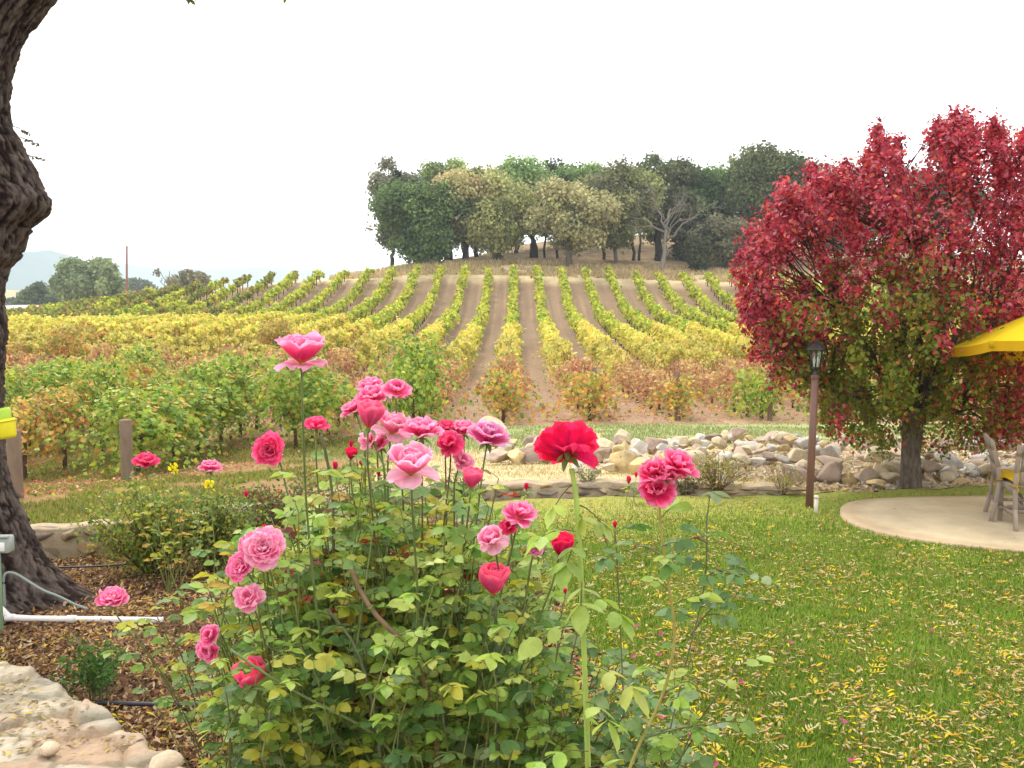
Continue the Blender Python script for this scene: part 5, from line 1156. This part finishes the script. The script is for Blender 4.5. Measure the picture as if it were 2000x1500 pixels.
def comp_leaves(g, Pn, D, size, palette, w=None, pairs=2, droop=.7, stalk=C(140, 140, 70), palK=None):
    """compound rose leaves: a curved stalk, pairs of leaflets and one at the tip"""
    n = len(Pn); D = D / (np.linalg.norm(D, axis=1)[:, None] + 1e-9); size = np.broadcast_to(np.asarray(size, float), (n,))
    K = mixK(palette, n, w, .12) if palK is None else palK; up = np.tile([0, 0, 1.0], (n, 1)) + rdir(n) * .45
    S_ = np.cross(D, up); S_ /= np.linalg.norm(S_, axis=1)[:, None] + 1e-9; Nn = np.cross(S_, D)
    L_ = size * (1.0 + .75 * pairs)
    def at(t): return Pn + D * (L_ * t)[:, None] - np.array([0, 0, 1.0]) * (droop * L_ * t * t * .55)[:, None]
    def dr(t): d = D - np.array([0, 0, 1.0]) * droop * t * 1.1; return d / np.linalg.norm(d, axis=1)[:, None]
    scatter(g, RLEAF, at(.72), frames_dir(dr(1.0), Nn + rdir(n) * .25), size * 1.08, K)
    for q in range(pairs):
        t = .68 - .30 * q
        for s in (-1, 1):
            d = dr(t) * .5 + S_ * s * .85 + rdir(n) * .16 - np.array([0, 0, .22 * droop]); scatter(g, RLEAF, at(t), frames_dir(d, Nn + rdir(n) * .3), size * (.92 - .12 * q), K * rng.uniform(.88, 1.1, (n, 1)))
    # stalk ribbon
    ts = [0, .25, .5, .72]; Vv = []; wv = .0012
    for t in ts: p = at(t); Vv += [p - S_ * wv, p + S_ * wv, p + Nn * wv * 1.5]
    V = np.stack(Vv, 1).reshape(-1, 3); base = (np.arange(n) * 12)[:, None, None]
    F = np.array([[3 * k + a, 3 * k + b, 3 * k + 3 + b, 3 * k + 3 + a] for k in range(3) for a, b in ((0, 1), (1, 2), (2, 0))]); g.add(V, (F[None] + base).reshape(-1, 4), stalk)
LG = {k: [c * np.array([1.2, 1.12, .86]) for c in v] for k, v in LG.items()}
class Bush:
    def __init__(s, name, base, lab, grp=None, cat='rose bush'):
        s.root = empty(name, tuple(base), lab, cat, grp); s.b = np.asarray(base, float); s.cane = Geo(); s.leaf = Geo()
    def rel(s, p): return np.asarray(p, float) - s.b
    def stem(s, pts, r0, r1, K=C(140, 150, 84), leaves=0, size=.036, pal='mid', t0=.25, t1=.95, thorns=0, droop=.7, pairs=2, n=26, w=None):
        p = resample(np.array([s.rel(q) for q in pts]), n); s.cane.tube(p, np.linspace(r0, r1, n), K, 8 if r0 > .004 else 5)
        T_ = np.gradient(p, axis=0); T_ /= np.linalg.norm(T_, axis=1)[:, None]
        for q in range(thorns):
            k = int(rng.integers(2, n - 2)); d = np.cross(T_[k], rdir(1)[0]); d /= np.linalg.norm(d); c = p[k] + d * r0 * .7; s.cane.tube([c, c + d * .006 - T_[k] * .003], [.0032, .0004], C(200, 110, 80), 5)
        if leaves:
            t = np.linspace(t0, t1, leaves) + rng.uniform(-.03, .03, leaves); k = np.clip((t * (n - 1)).astype(int), 0, n - 1); az = np.arange(leaves) * 2.4 + rng.uniform(0, 6)
            D = np.stack([np.cos(az), np.sin(az) * .8, np.full(leaves, .35)], -1) + T_[k] * .4
            comp_leaves(s.leaf, p[k], D, size * rng.uniform(.75, 1.2, leaves), LG[pal] if isinstance(pal, str) else pal, w, pairs=pairs, droop=droop)
        return p
    def flower(s, px, py, wpx, Y, kind, pal, axis=(0, -.3, 1), name='flower', label=None, cyoff=.18):
        c = P(px, py, Y); D_ = wpx / 1944 * Y * 1.12; ax = np.array(axis, float); ax /= np.linalg.norm(ax)
        sc = D_ * {'hybrid': 1.02, 'cup': 1.45, 'bud': 1.35, 'spiral': 1.25, 'rosette': 1.12, 'loose': 1.0, 'ruffle': 1.08, 'back': .95}[kind]
        cen = {'hybrid': .12, 'cup': .30, 'bud': .4, 'spiral': .2, 'rosette': .12, 'loose': .12, 'ruffle': .16, 'back': .16}[kind]
        pos = c - ax * cen * sc; Rm = rotto(ax, rng.uniform(0, 6)); g = rose_geo(kind, pal); 
        g.V = [(v * sc) @ Rm.T for v in g.V]; o = g.build(name, M_petal, parent=s.root, smooth=True); o.location = s.rel(pos)
        if label: o['label'] = label
        cg = calyx_geo(sc if kind != 'bud' else sc * 1.0, kind == 'bud'); cg.V = [v @ Rm.T for v in cg.V]; q = cg.build('calyx', M_rleaf, parent=o, smooth=True)
        return pos - ax * .13 * sc
    def rose(s, px, py, wpx, Y, kind, pal, axis=(0, -.3, 1), foot=None, leaves=5, via=None, r=.0032, size=.036, lp='mid', name='flower', K=C(140, 150, 84), thorns=3, t0=.35, label=None, droop=.7):
        e_ = s.flower(px, py, wpx, Y, kind, pal, axis, name, label); ax = np.array(axis, float); ax /= np.linalg.norm(ax)
        foot = s.b + [rng.uniform(-.15, .15), rng.uniform(-.1, .15), 0] if foot is None else np.asarray(foot, float)
        mid = [foot + (e_ - foot) * .4 + [rng.uniform(-.06, .06), rng.uniform(-.05, .05), .06], foot + (e_ - foot) * .78 + [rng.uniform(-.03, .03), 0, .02]] if via is None else [np.asarray(v) for v in via]
        s.stem([foot] + mid + [e_ - ax * .05, e_], r * 1.25, r * .8, K, leaves=leaves, size=size, pal=lp, t0=t0, t1=.9, thorns=thorns, droop=droop)
    def done(s):
        if s.leaf.n: s.leaf.build('foliage', M_rleaf, parent=s.root)
        if s.cane.n: s.cane.build('canes', M_twig, parent=s.root, smooth=True)
def poly_pts(poly, n):
    r = []
    xs = [p[0] for p in poly]; ys_ = [p[1] for p in poly]
    while len(r) < n:
        x, y = rng.uniform(min(xs), max(xs)), rng.uniform(min(ys_), max(ys_))
        if in_poly(np.array([x]), np.array([y]), poly)[0]: r.append((x, y))
    return r

# -- the main bush in the middle
A = Bush('rose_bush', (-.35, 3.1, 0), 'large leafy rose bush full of pink blooms in the middle foreground')
up, cam_, sl, sr = (0, -.35, 1), (0, -1, .25), (-.35, -.3, 1), (.35, -.3, 1)
FL = [(590, 697, 96, 2.1, 'hybrid', PINK, (.05, -.12, 1)), (722, 752, 44, 2.9, 'ruffle', PINK, (-.2, -.3, 1)), (727, 773, 56, 2.8, 'ruffle', PINK, (-.1, -.45, 1)), (774, 761, 56, 2.7, 'loose', PINK, (.15, -.8, 1)),
      (688, 798, 46, 2.8, 'ruffle', PINK, (-.6, -.3, 1)), (722, 810, 54, 2.45, 'cup', CORAL, (.12, -.1, 1)), (618, 831, 54, 2.7, 'loose', HOT, (.1, -.2, 1)), (527, 877, 58, 2.6, 'rosette', HOT, (-.1, -1, .25)),
      (767, 838, 66, 2.7, 'hybrid', PALE, (.25, -.2, 1)), (722, 858, 46, 2.6, 'loose', PALE, (-.5, -.4, .6)), (823, 840, 74, 2.6, 'ruffle', PINK, (0, -.15, 1)), (872, 834, 36, 2.8, 'ruffle', HOT, (.1, -.4, 1)),
      (906, 838, 48, 2.8, 'ruffle', PINK, (0, -.3, 1)), (955, 850, 72, 2.6, 'ruffle', LILAC, (.2, -.35, 1)), (880, 868, 56, 2.7, 'loose', HOT, (0, -.9, .8)), (903, 900, 46, 2.7, 'loose', PALE, (.3, -.5, .4)),
      (803, 915, 92, 2.0, 'hybrid', PALE, (.03, -.3, 1)), (922, 934, 40, 2.4, 'cup', CORAL, (.1, -.1, 1)), (686, 886, 24, 2.7, 'cup', RED, (.1, -.1, 1)), (741, 866, 60, 2.75, 'loose', PINK, (-.2, -.2, 1.0)),
      (515, 1071, 78, 2.2, 'rosette', PALE, (.1, -1, .7)), (470, 1106, 56, 2.22, 'rosette', PINK, (-.3, -.8, .5)), (485, 1062, 40, 2.25, 'ruffle', PINK, (-.4, -.6, .8)), (485, 1169, 60, 2.2, 'loose', PALE, (-.1, -.8, .7)),
      (410, 1240, 46, 2.4, 'loose', PINK, (-.3, -1, .5)), (407, 1268, 50, 2.42, 'loose', PINK, (-.2, -1, -.1)), (490, 1322, 64, 2.35, 'cup', CORAL, (-.15, -.4, 1)), 
      (1015, 1004, 66, 2.3, 'loose', PINK, (.2, -.4, 1)), (995, 1028, 40, 2.32, 'loose', HOT, (-.2, -.6, .5)), (962, 1056, 52, 2.25, 'hybrid', PALE, (-.3, -.5, .8)), (1045, 1070, 44, 2.25, 'spiral', PALE, (.05, -1, .35)),
      (1096, 1064, 46, 2.25, 'cup', RED, (.15, -.2, 1)), (965, 1134, 60, 2.3, 'cup', CORAL, (.1, -.2, 1)), (495, 1345, 40, 2.4, 'loose', PALE, (-.2, -.5, -.3))]
for px, py, w, Y, kd, pal, ax in FL:
    side = (px - 800) / 500
    foot = A.b + np.array([side * .28 + rng.uniform(-.08, .08), rng.uniform(-.15, .2), 0])
    A.rose(px, py, w, Y, kd, pal, ax, foot=foot, leaves=15, size=.035, lp=['mid', 'light'][int(rng.random() < .4)], K=C(136, 128, 84) if rng.random() < .5 else C(130, 150, 84), thorns=2, t0=.45)
for px, py, w, Y in [(655, 911, 12, 2.7), (515, 1035, 13, 2.6), (481, 966, 9, 3.0), (686, 868, 10, 2.75), (1104, 1155, 9, 2.6), (740, 925, 9, 2.8), (705, 905, 8, 2.8), (1028, 950, 9, 3.0), (790, 1165, 9, 2.6), (893, 985, 8, 2.8)]:
    A.rose(px, py, w, Y, 'bud', RED, (rng.uniform(-.2, .2), -.1, 1), leaves=5, name='bud', r=.002, t0=.6)
# leafy shoots filling the body
body = [(400, 1030), (560, 975), (650, 915), (700, 900), (960, 905), (1000, 980), (1080, 1080), (1130, 1180), (1140, 1300), (1100, 1500), (520, 1500), (470, 1370), (400, 1250), (380, 1110)]
for x, y in poly_pts(body, 235):
    Y = rng.uniform(2.35, 3.7) + .3 * (y < 1050); e_ = P(x, y, Y); foot = A.b + np.array([(x - 800) / 1000 * .55 + rng.uniform(-.1, .1), rng.uniform(-.2, .3), 0]); m_ = foot + (e_ - foot) * .5 + [rng.uniform(-.1, .1), rng.uniform(-.08, .08), .10]
    pal = ['mid', 'mid', 'light', 'light', 'yel', 'mid', 'dark'][int(rng.integers(7))]
    if y < 1120 and rng.random() < .1: pal = 'red'
    if y > 1280 and rng.random() < .45: pal = 'dark'
    A.stem([foot, m_, e_], .0045, .0016, C(128, 120, 80) if rng.random() < .6 else C(124, 150, 84), leaves=int(rng.integers(9, 13)), size=.042 * (1.0 if y > 1050 else .9), pal=pal, t0=.62, t1=1.0, thorns=0)
low = [(1080, 1180), (1300, 1260), (1420, 1380), (1400, 1500), (1000, 1500), (1020, 1250)]
for x, y in poly_pts(low, 46):
    Y = rng.uniform(2.3, 3.0); e_ = P(x, y, Y); foot = A.b + np.array([.35 + rng.uniform(-.1, .2), rng.uniform(-.3, .1), 0]); A.stem([foot, foot + (e_ - foot) * .5 + [0, 0, .08], e_], .004, .0015, C(120, 124, 84), leaves=8, size=.036, pal=['dark', 'mid'][int(rng.random() < .5)], t0=.55, t1=1, thorns=1)
topb = [(430, 1040), (560, 990), (600, 940), (660, 945), (720, 900), (790, 960), (850, 925), (950, 930), (1000, 990), (1080, 1060), (1110, 1160), (420, 1160)]
for x, y in poly_pts(topb, 100):
    Y = rng.uniform(2.4, 3.3); e_ = P(x, y, Y); f_ = P(x + rng.uniform(-60, 60), y + rng.uniform(170, 260), Y + rng.uniform(-.1, .2))
    A.stem([f_, (f_ + e_) / 2 + [rng.uniform(-.03, .03), 0, .01], e_], .0028, .0014, C(150, 160, 90), leaves=int(rng.integers(6, 9)), size=.036, pal=['mid', 'light', 'yel', 'mid', 'red' if y < 1080 and x < 700 else 'mid'][int(rng.integers(5))], t0=.35, t1=1.0)
lowf = [(400, 1260), (700, 1230), (1120, 1220), (1290, 1400), (1300, 1520), (520, 1520), (430, 1380)]
for x, y in poly_pts(lowf, 85):
    Y = rng.uniform(2.15, 2.6); e_ = P(x, y, Y); f_ = P(x + rng.uniform(-70, 70), y + rng.uniform(150, 260), Y + rng.uniform(0, .3))
    A.stem([f_, (f_ + e_) / 2 + [rng.uniform(-.03, .03), 0, .01], e_], .0026, .0013, C(150, 156, 96), leaves=int(rng.integers(5, 8)), size=.038, pal=['mid', 'light', 'dark', 'mid'][int(rng.integers(4))], t0=.3, t1=1.0)
# the old woody canes that show through
for pts, r0, r1, K in [([(870, 1640, 2.5), (848, 1400, 2.42), (828, 1330, 2.4), (800, 1262, 2.38), (780, 1245, 2.38), (735, 1205, 2.4), (700, 1150, 2.45), (682, 1095, 2.5)], .0105, .006, C(150, 122, 92)),
                       ([(752, 1640, 2.45), (745, 1500, 2.4), (735, 1400, 2.4), (712, 1310, 2.4), (690, 1250, 2.45), (640, 1190, 2.5)], .008, .004, C(136, 138, 104)),
                       ([(860, 1640, 2.5), (760, 1450, 2.35), (690, 1408, 2.3), (600, 1365, 2.25), (520, 1318, 2.2), (450, 1268, 2.2)], .006, .003, C(130, 146, 90)),
                       ([(800, 1640, 2.6), (690, 1420, 2.5), (610, 1320, 2.45), (540, 1270, 2.4), (480, 1240, 2.4)], .005, .003, C(130, 146, 90)),
                       ([(975, 1650, 2.5), (972, 1400, 2.45), (970, 1280, 2.4), (967, 1180, 2.35)], .0055, .004, C(120, 128, 96)),
                       ([(640, 1640, 2.9), (655, 1000, 2.8), (640, 900, 2.75), (628, 850, 2.72)], .006, .004, C(140, 142, 104))]:
    P3 = [P(*q) for q in pts]; A.stem([[P3[0][0], P3[0][1] + .1, 0]] + P3, r0, r1, K, leaves=6, size=.034, pal='mid', t0=.5, t1=.95, thorns=4, n=40)
A.done()

# -- the tall single cane in front, red bloom seen from behind
Bq = Bush('rose_bush', (.22, 1.95, 0), 'tall bright green rose cane with one big red bloom seen from behind')
St = [(.22, 1.95, 0), tuple(P(1150, 1640, 1.75)), tuple(P(1149, 1500, 1.68)), tuple(P(1143, 1330, 1.66)), tuple(P(1137, 1180, 1.65)), tuple(P(1131, 1040, 1.65)), tuple(P(1124, 950, 1.65)), tuple(P(1116, 915, 1.66))]
Bq.stem(St, .0068, .0042, C(186, 214, 104), thorns=22, n=60)
Bq.flower(1106, 873, 112, 1.67, 'back', RED, (-.10, .85, .75))
nodes = [((1122, 945), (1085, 975), .040), ((1128, 985), (1175, 1010), .038), ((1130, 1040), (1075, 1030), .045), ((1133, 1055), (1100, 1075), .046), ((1137, 1135), (1135, 1150), .05), ((1139, 1160), (1200, 1170), .048), ((1140, 1225), (1085, 1225), .05), ((1143, 1300), (1190, 1310), .055),
         ((1146, 1372), (1200, 1375), .052), ((1149, 1468), (1080, 1462), .056), ((1150, 1500), (1190, 1490), .05), ((1131, 1010), (1140, 985), .036)]
for (a_, b_), (c_, d_), sz in nodes:
    p0, p1 = P(a_, b_, 1.66), P(c_, d_, 1.62 + rng.uniform(-.05, .05)); comp_leaves(Bq.leaf, Bq.rel(p0)[None], (p1 - p0)[None] + np.array([[0, 0, .01]]), sz * .92, LG['light'], pairs=1 if sz < .045 else 2, droop=1.15)
Bq.done()

# -- the bush on the right with the triple pink cluster
Cq = Bush('rose_bush', (.42, 2.35, 0), 'slender rose bush with a cluster of three hot pink blooms before the lawn', cat='rose bush')
CS = [(.42, 2.35, 0), tuple(P(1190, 1640, 2.15)), tuple(P(1232, 1482, 2.1)), tuple(P(1298, 1360, 2.08)), tuple(P(1322, 1240, 2.06)), tuple(P(1308, 1160, 2.05)), tuple(P(1298, 1090, 2.05)), tuple(P(1288, 1010, 2.05)), tuple(P(1288, 985, 2.05))]
pp = Cq.stem(CS, .0048, .003, C(190, 180, 96), leaves=14, size=.037, pal='light', t0=.5, t1=.98, thorns=8, n=60, w=None)
HE = dict(HOT, edge=C(255, 160, 200, 1.0))
for px, py, w, kd, ax in [(1277, 922, 62, 'loose', (-.3, -.6, 1)), (1326, 910, 76, 'loose', (.35, -.45, 1)), (1284, 958, 70, 'loose', (-.05, -.7, .5)), (1300, 925, 50, 'ruffle', (.0, -.3, 1))]:
    e_ = Cq.flower(px, py, w, 2.03, kd, HE, ax); Cq.stem([P(1289, 992, 2.06), (P(1289, 992, 2.06) + e_) / 2 + [0, .02, 0], e_], .002, .002)
for pts, sz, n_, pal in [([(1260, 1640, 2.3), (1330, 1330, 2.2), (1378, 1150, 2.15), (1382, 1050, 2.12), (1378, 975, 2.1), (1400, 962, 2.1), (1432, 972, 2.08)], .038, 9, 'dark'), ([(1378, 1130, 2.15), (1400, 1110, 2.12), (1432, 1125, 2.1), (1452, 1120, 2.1)], .038, 6, 'dark'), ([(1350, 1240, 2.2), (1385, 1190, 2.15), (1420, 1165, 2.12)], .036, 5, 'dark'),
                         ([(1382, 1060, 2.1), (1350, 1045, 2.1), (1335, 1075, 2.1)], .034, 3, 'mid'), ([(1230, 1640, 2.4), (1215, 1300, 2.3), (1208, 1150, 2.25), (1202, 1040, 2.2)], .03, 4, 'dark'), ([(1298, 1090, 2.05), (1260, 1062, 2.05), (1225, 1075, 2.05)], .034, 3, 'dark'),
                         ([(1280, 1640, 2.3), (1340, 1440, 2.2), (1400, 1360, 2.1), (1432, 1310, 2.1)], .036, 7, 'light'), ([(1300, 1350, 2.08), (1345, 1330, 2.1), (1372, 1330, 2.1)], .034, 3, 'light'), ([(1260, 1440, 2.1), (1330, 1420, 2.1), (1390, 1415, 2.1)], .036, 5, 'mid')]:
    P3 = [P(*q) for q in pts]; st_ = [[P3[0][0] - .02, P3[0][1] + .05, 0]] if pts[0][1] > 1600 else []
    Cq.stem(st_ + P3, .003, .0016, C(132, 140, 96), leaves=n_, size=sz, pal=pal, t0=.42 if st_ else .3, t1=1.0, thorns=3, n=36)
Cq.rose(1201, 1025, 10, 2.2, 'bud', RED, (0, -.1, 1), foot=P(1207, 1120, 2.22), leaves=0, name='bud', r=.0016)
Cq.done()

# -- the bush at the left edge of the main one
Dq = Bush('rose_bush', (-.98, 3.45, 0), 'thin straggly rose bush with one pink bloom beside the white pipe')
Dq.rose(220, 1169, 54, 3.2, 'rosette', PINK, (.1, -.5, 1), leaves=8, size=.036, t0=.6)
for x, y in [(200, 1235), (250, 1215), (300, 1190), (340, 1250), (330, 1190), (370, 1180), (395, 1200), (420, 1090), (270, 1240), (430, 1160), (350, 1160), (300, 1155)]:
    e_ = P(x, y, rng.uniform(3.0, 3.6)); Dq.stem([Dq.b + [rng.uniform(-.05, .05), 0, 0], Dq.b + (e_ - Dq.b) * .55 + [.05, 0, .1], e_], .004, .0015, C(130, 130, 84), leaves=4, size=.036, pal='mid', t0=.7, t1=1, thorns=1)
Dq.done()

# -- shrubs farther back
def shrub(name, base, h, r, lab, pal, n, size, nc=26, stemK=C(130, 104, 78), low=.15, flowers=(), grp=None, cat='bush', gap=.0, squash=.8):
    root = empty(name, tuple(base), lab, cat, grp); g = Geo(); gc = Geo(); tips = []
    for q in range(nc):
        a = rng.uniform(0, 6.28); rr = r * rng.random() ** .6; z = h * rng.uniform(.55, 1.0) * (1 - .25 * (rr / r) ** 2); e_ = np.array([math.cos(a) * rr, math.sin(a) * rr * squash, z])
        p = resample(np.array([[math.cos(a) * .04, math.sin(a) * .04, -.03], e_ * [.45, .45, .5], e_]), 9); gc.tube(p, np.linspace(.008, .002, 9) * (h / .8), stemK, 5); tips.append(p)
    m_ = n // nc
    for p in tips:
        t = low + (1 - low) * rng.random(m_) ** .7; q = np.stack([np.interp(t * 8, np.arange(9), p[:, k]) for k in range(3)], -1) + rng.normal(0, r * .11, (m_, 3)); q[:, 2] = np.abs(q[:, 2])
        if gap: k_ = fbm(q * 5 / r + 3, 2) > gap - .3; q = q[k_]
        scatter(g, RLEAF, q, frames_dir(rdir(len(q)) + [0, 0, -.2], rdir(len(q)) + [0, 0, .6]), size * rng.uniform(.6, 1.3, len(q)), mixK(pal, len(q), None, .18))
    g.build('foliage', M_rleaf, parent=root); gc.build('stems', M_twig, parent=root); return root
YG = [C(200, 206, 84), C(170, 190, 70), C(140, 168, 64), C(214, 196, 84), C(110, 140, 56)]
OLV = [C(140, 156, 74), C(110, 136, 66), C(176, 180, 90), C(150, 110, 70), C(90, 118, 60)]
b = G(300, 1118, 0); shrub('garden_shrub', b, .80, .62, 'wide yellow green bush in front of the low wall right of the big trunk', YG, 5200, .034, nc=60)
b = G(420, 1110, 0); shrub('garden_shrub', b, .80, .5, 'olive green bush touching the right side of the yellow green one', [C(176, 190, 84), C(130, 156, 66), C(110, 140, 70), C(200, 196, 84)], 3600, .036, nc=44)
b = G(560, 1085, 0); shrub('garden_shrub', b, .72, .55, 'dull bush with reddish young leaves behind the main rose bush', OLV + [C(170, 90, 60)], 4200, .036, nc=50)
b = G(720, 1050, 0); shrub('garden_shrub', b, .62, .6, 'low green bush hidden behind the middle of the main rose bush', OLV, 3000, .036, nc=40)
b = G(190, 1377, 0); shrub('garden_shrub', b, .40, .24, 'small dark green bush with forked stems at the flagstone wall', [C(92, 140, 56), C(70, 118, 46), C(116, 158, 66)], 1100, .024, nc=16, low=.45, stemK=C(150, 124, 100))
b = G(1405, 972, 0); shrub('garden_shrub', b + [0, .1, .1], .42, .50, 'sparse twiggy olive bush on the lawn edge right of the pink cluster', [C(190, 186, 96), C(150, 156, 84), C(206, 176, 100)], 1500, .032, nc=50, gap=.2)
b = G(1532, 972, 0); shrub('garden_shrub', b + [0, .1, .05], .34, .28, 'small wispy yellowish bush left of the lamp post foot', [C(206, 196, 100), C(176, 170, 90)], 420, .03, nc=26, gap=.2)
b = G(1147, 968, 0); shrub('garden_shrub', b + [0, .2, .1], .26, .22, 'small grey thorny bush against the low wall beside the green cane', [C(170, 172, 124), C(140, 148, 104)], 420, .026, nc=24)
b = G(905, 985, 0); shrub('garden_shrub', b, .40, .3, 'small green bush at the near end of the straw slope', OLV, 700, .032, nc=20)
b = G(1340, 968, 0); shrub('garden_shrub', b + [0, .05, .0], .32, .25, 'dark little bush just left of the twiggy olive one', [C(110, 120, 66), C(150, 140, 80), C(120, 90, 70)], 500, .03, nc=22)
# far rose bush with two blooms over the yellow green shrub
Eq = Bush('rose_bush', tuple(G(330, 1160, 0)), 'far rose bush with two pink blooms above the yellow green bush')
Eq.rose(285, 901, 44, Eq.b[1] - .2, 'ruffle', HOT, (.25, -.3, 1), leaves=10, size=.042, t0=.35, r=.004); Eq.rose(411, 912, 40, Eq.b[1] - .1, 'ruffle', PINK, (.1, -.2, 1), leaves=10, size=.042, t0=.35, r=.004)
for x, y in [(260, 1010), (300, 980), (350, 1000), (380, 960), (420, 990), (330, 1060)]:
    e_ = P(x, y, Eq.b[1] + rng.uniform(-.2, .3)); Eq.stem([Eq.b, Eq.b + (e_ - Eq.b) * .5 + [0, 0, .1], e_], .005, .002, leaves=7, size=.04, pal='yel', t0=.4, t1=1)
Eq.done()
# little yellow blooms over the far bushes
for x, y, lab in [(342, 918, 'small yellow flowers on a thin stalk left of the far pink rose'), (408, 946, 'small yellow flowers on a thin stalk under the far pink rose')]:
    Y = 6.4; c = P(x, y, Y); root = empty('yellow_flower', (c[0], Y, 0), lab, 'flower'); g = Geo(); g.tube([[0, 0, 0], [.03, 0, c[2] * .6], [0, 0, c[2]]], .003, C(130, 140, 70), 5); g.build('stem', M_twig, parent=root); g = Geo()
    n = 26; q = rng.normal(0, .011, (n, 3)) + [0, 0, c[2]]; scatter(g, RLEAF, q, frames_dir(rdir(n) + [0, 0, .3], rdir(n)), .026, C(250, 235, 40, .8)); g.build('bloom', M_petal, parent=root)
# two tiny rose bushes by the low wall carry red buds
for x, yb, y, lab in [(1028, 985, 952, 'tiny rose stalk with a red bud at the low wall left of the red bloom'), (1228, 985, 938, 'tiny rose stalk with red buds at the low wall left of the pink cluster')]:
    b = G(x, yb, 0); Q = Bush('rose_bush', tuple(b), lab); Q.rose(x, y, 11, b[1], 'bud', RED, (0, 0, 1), leaves=6, size=.04, r=.004, name='bud')
    if x > 1100: Q.rose(x + 14, y - 10, 8, b[1], 'bud', RED, (0, 0, 1), leaves=4, size=.04, r=.003, name='bud')
    Q.done()
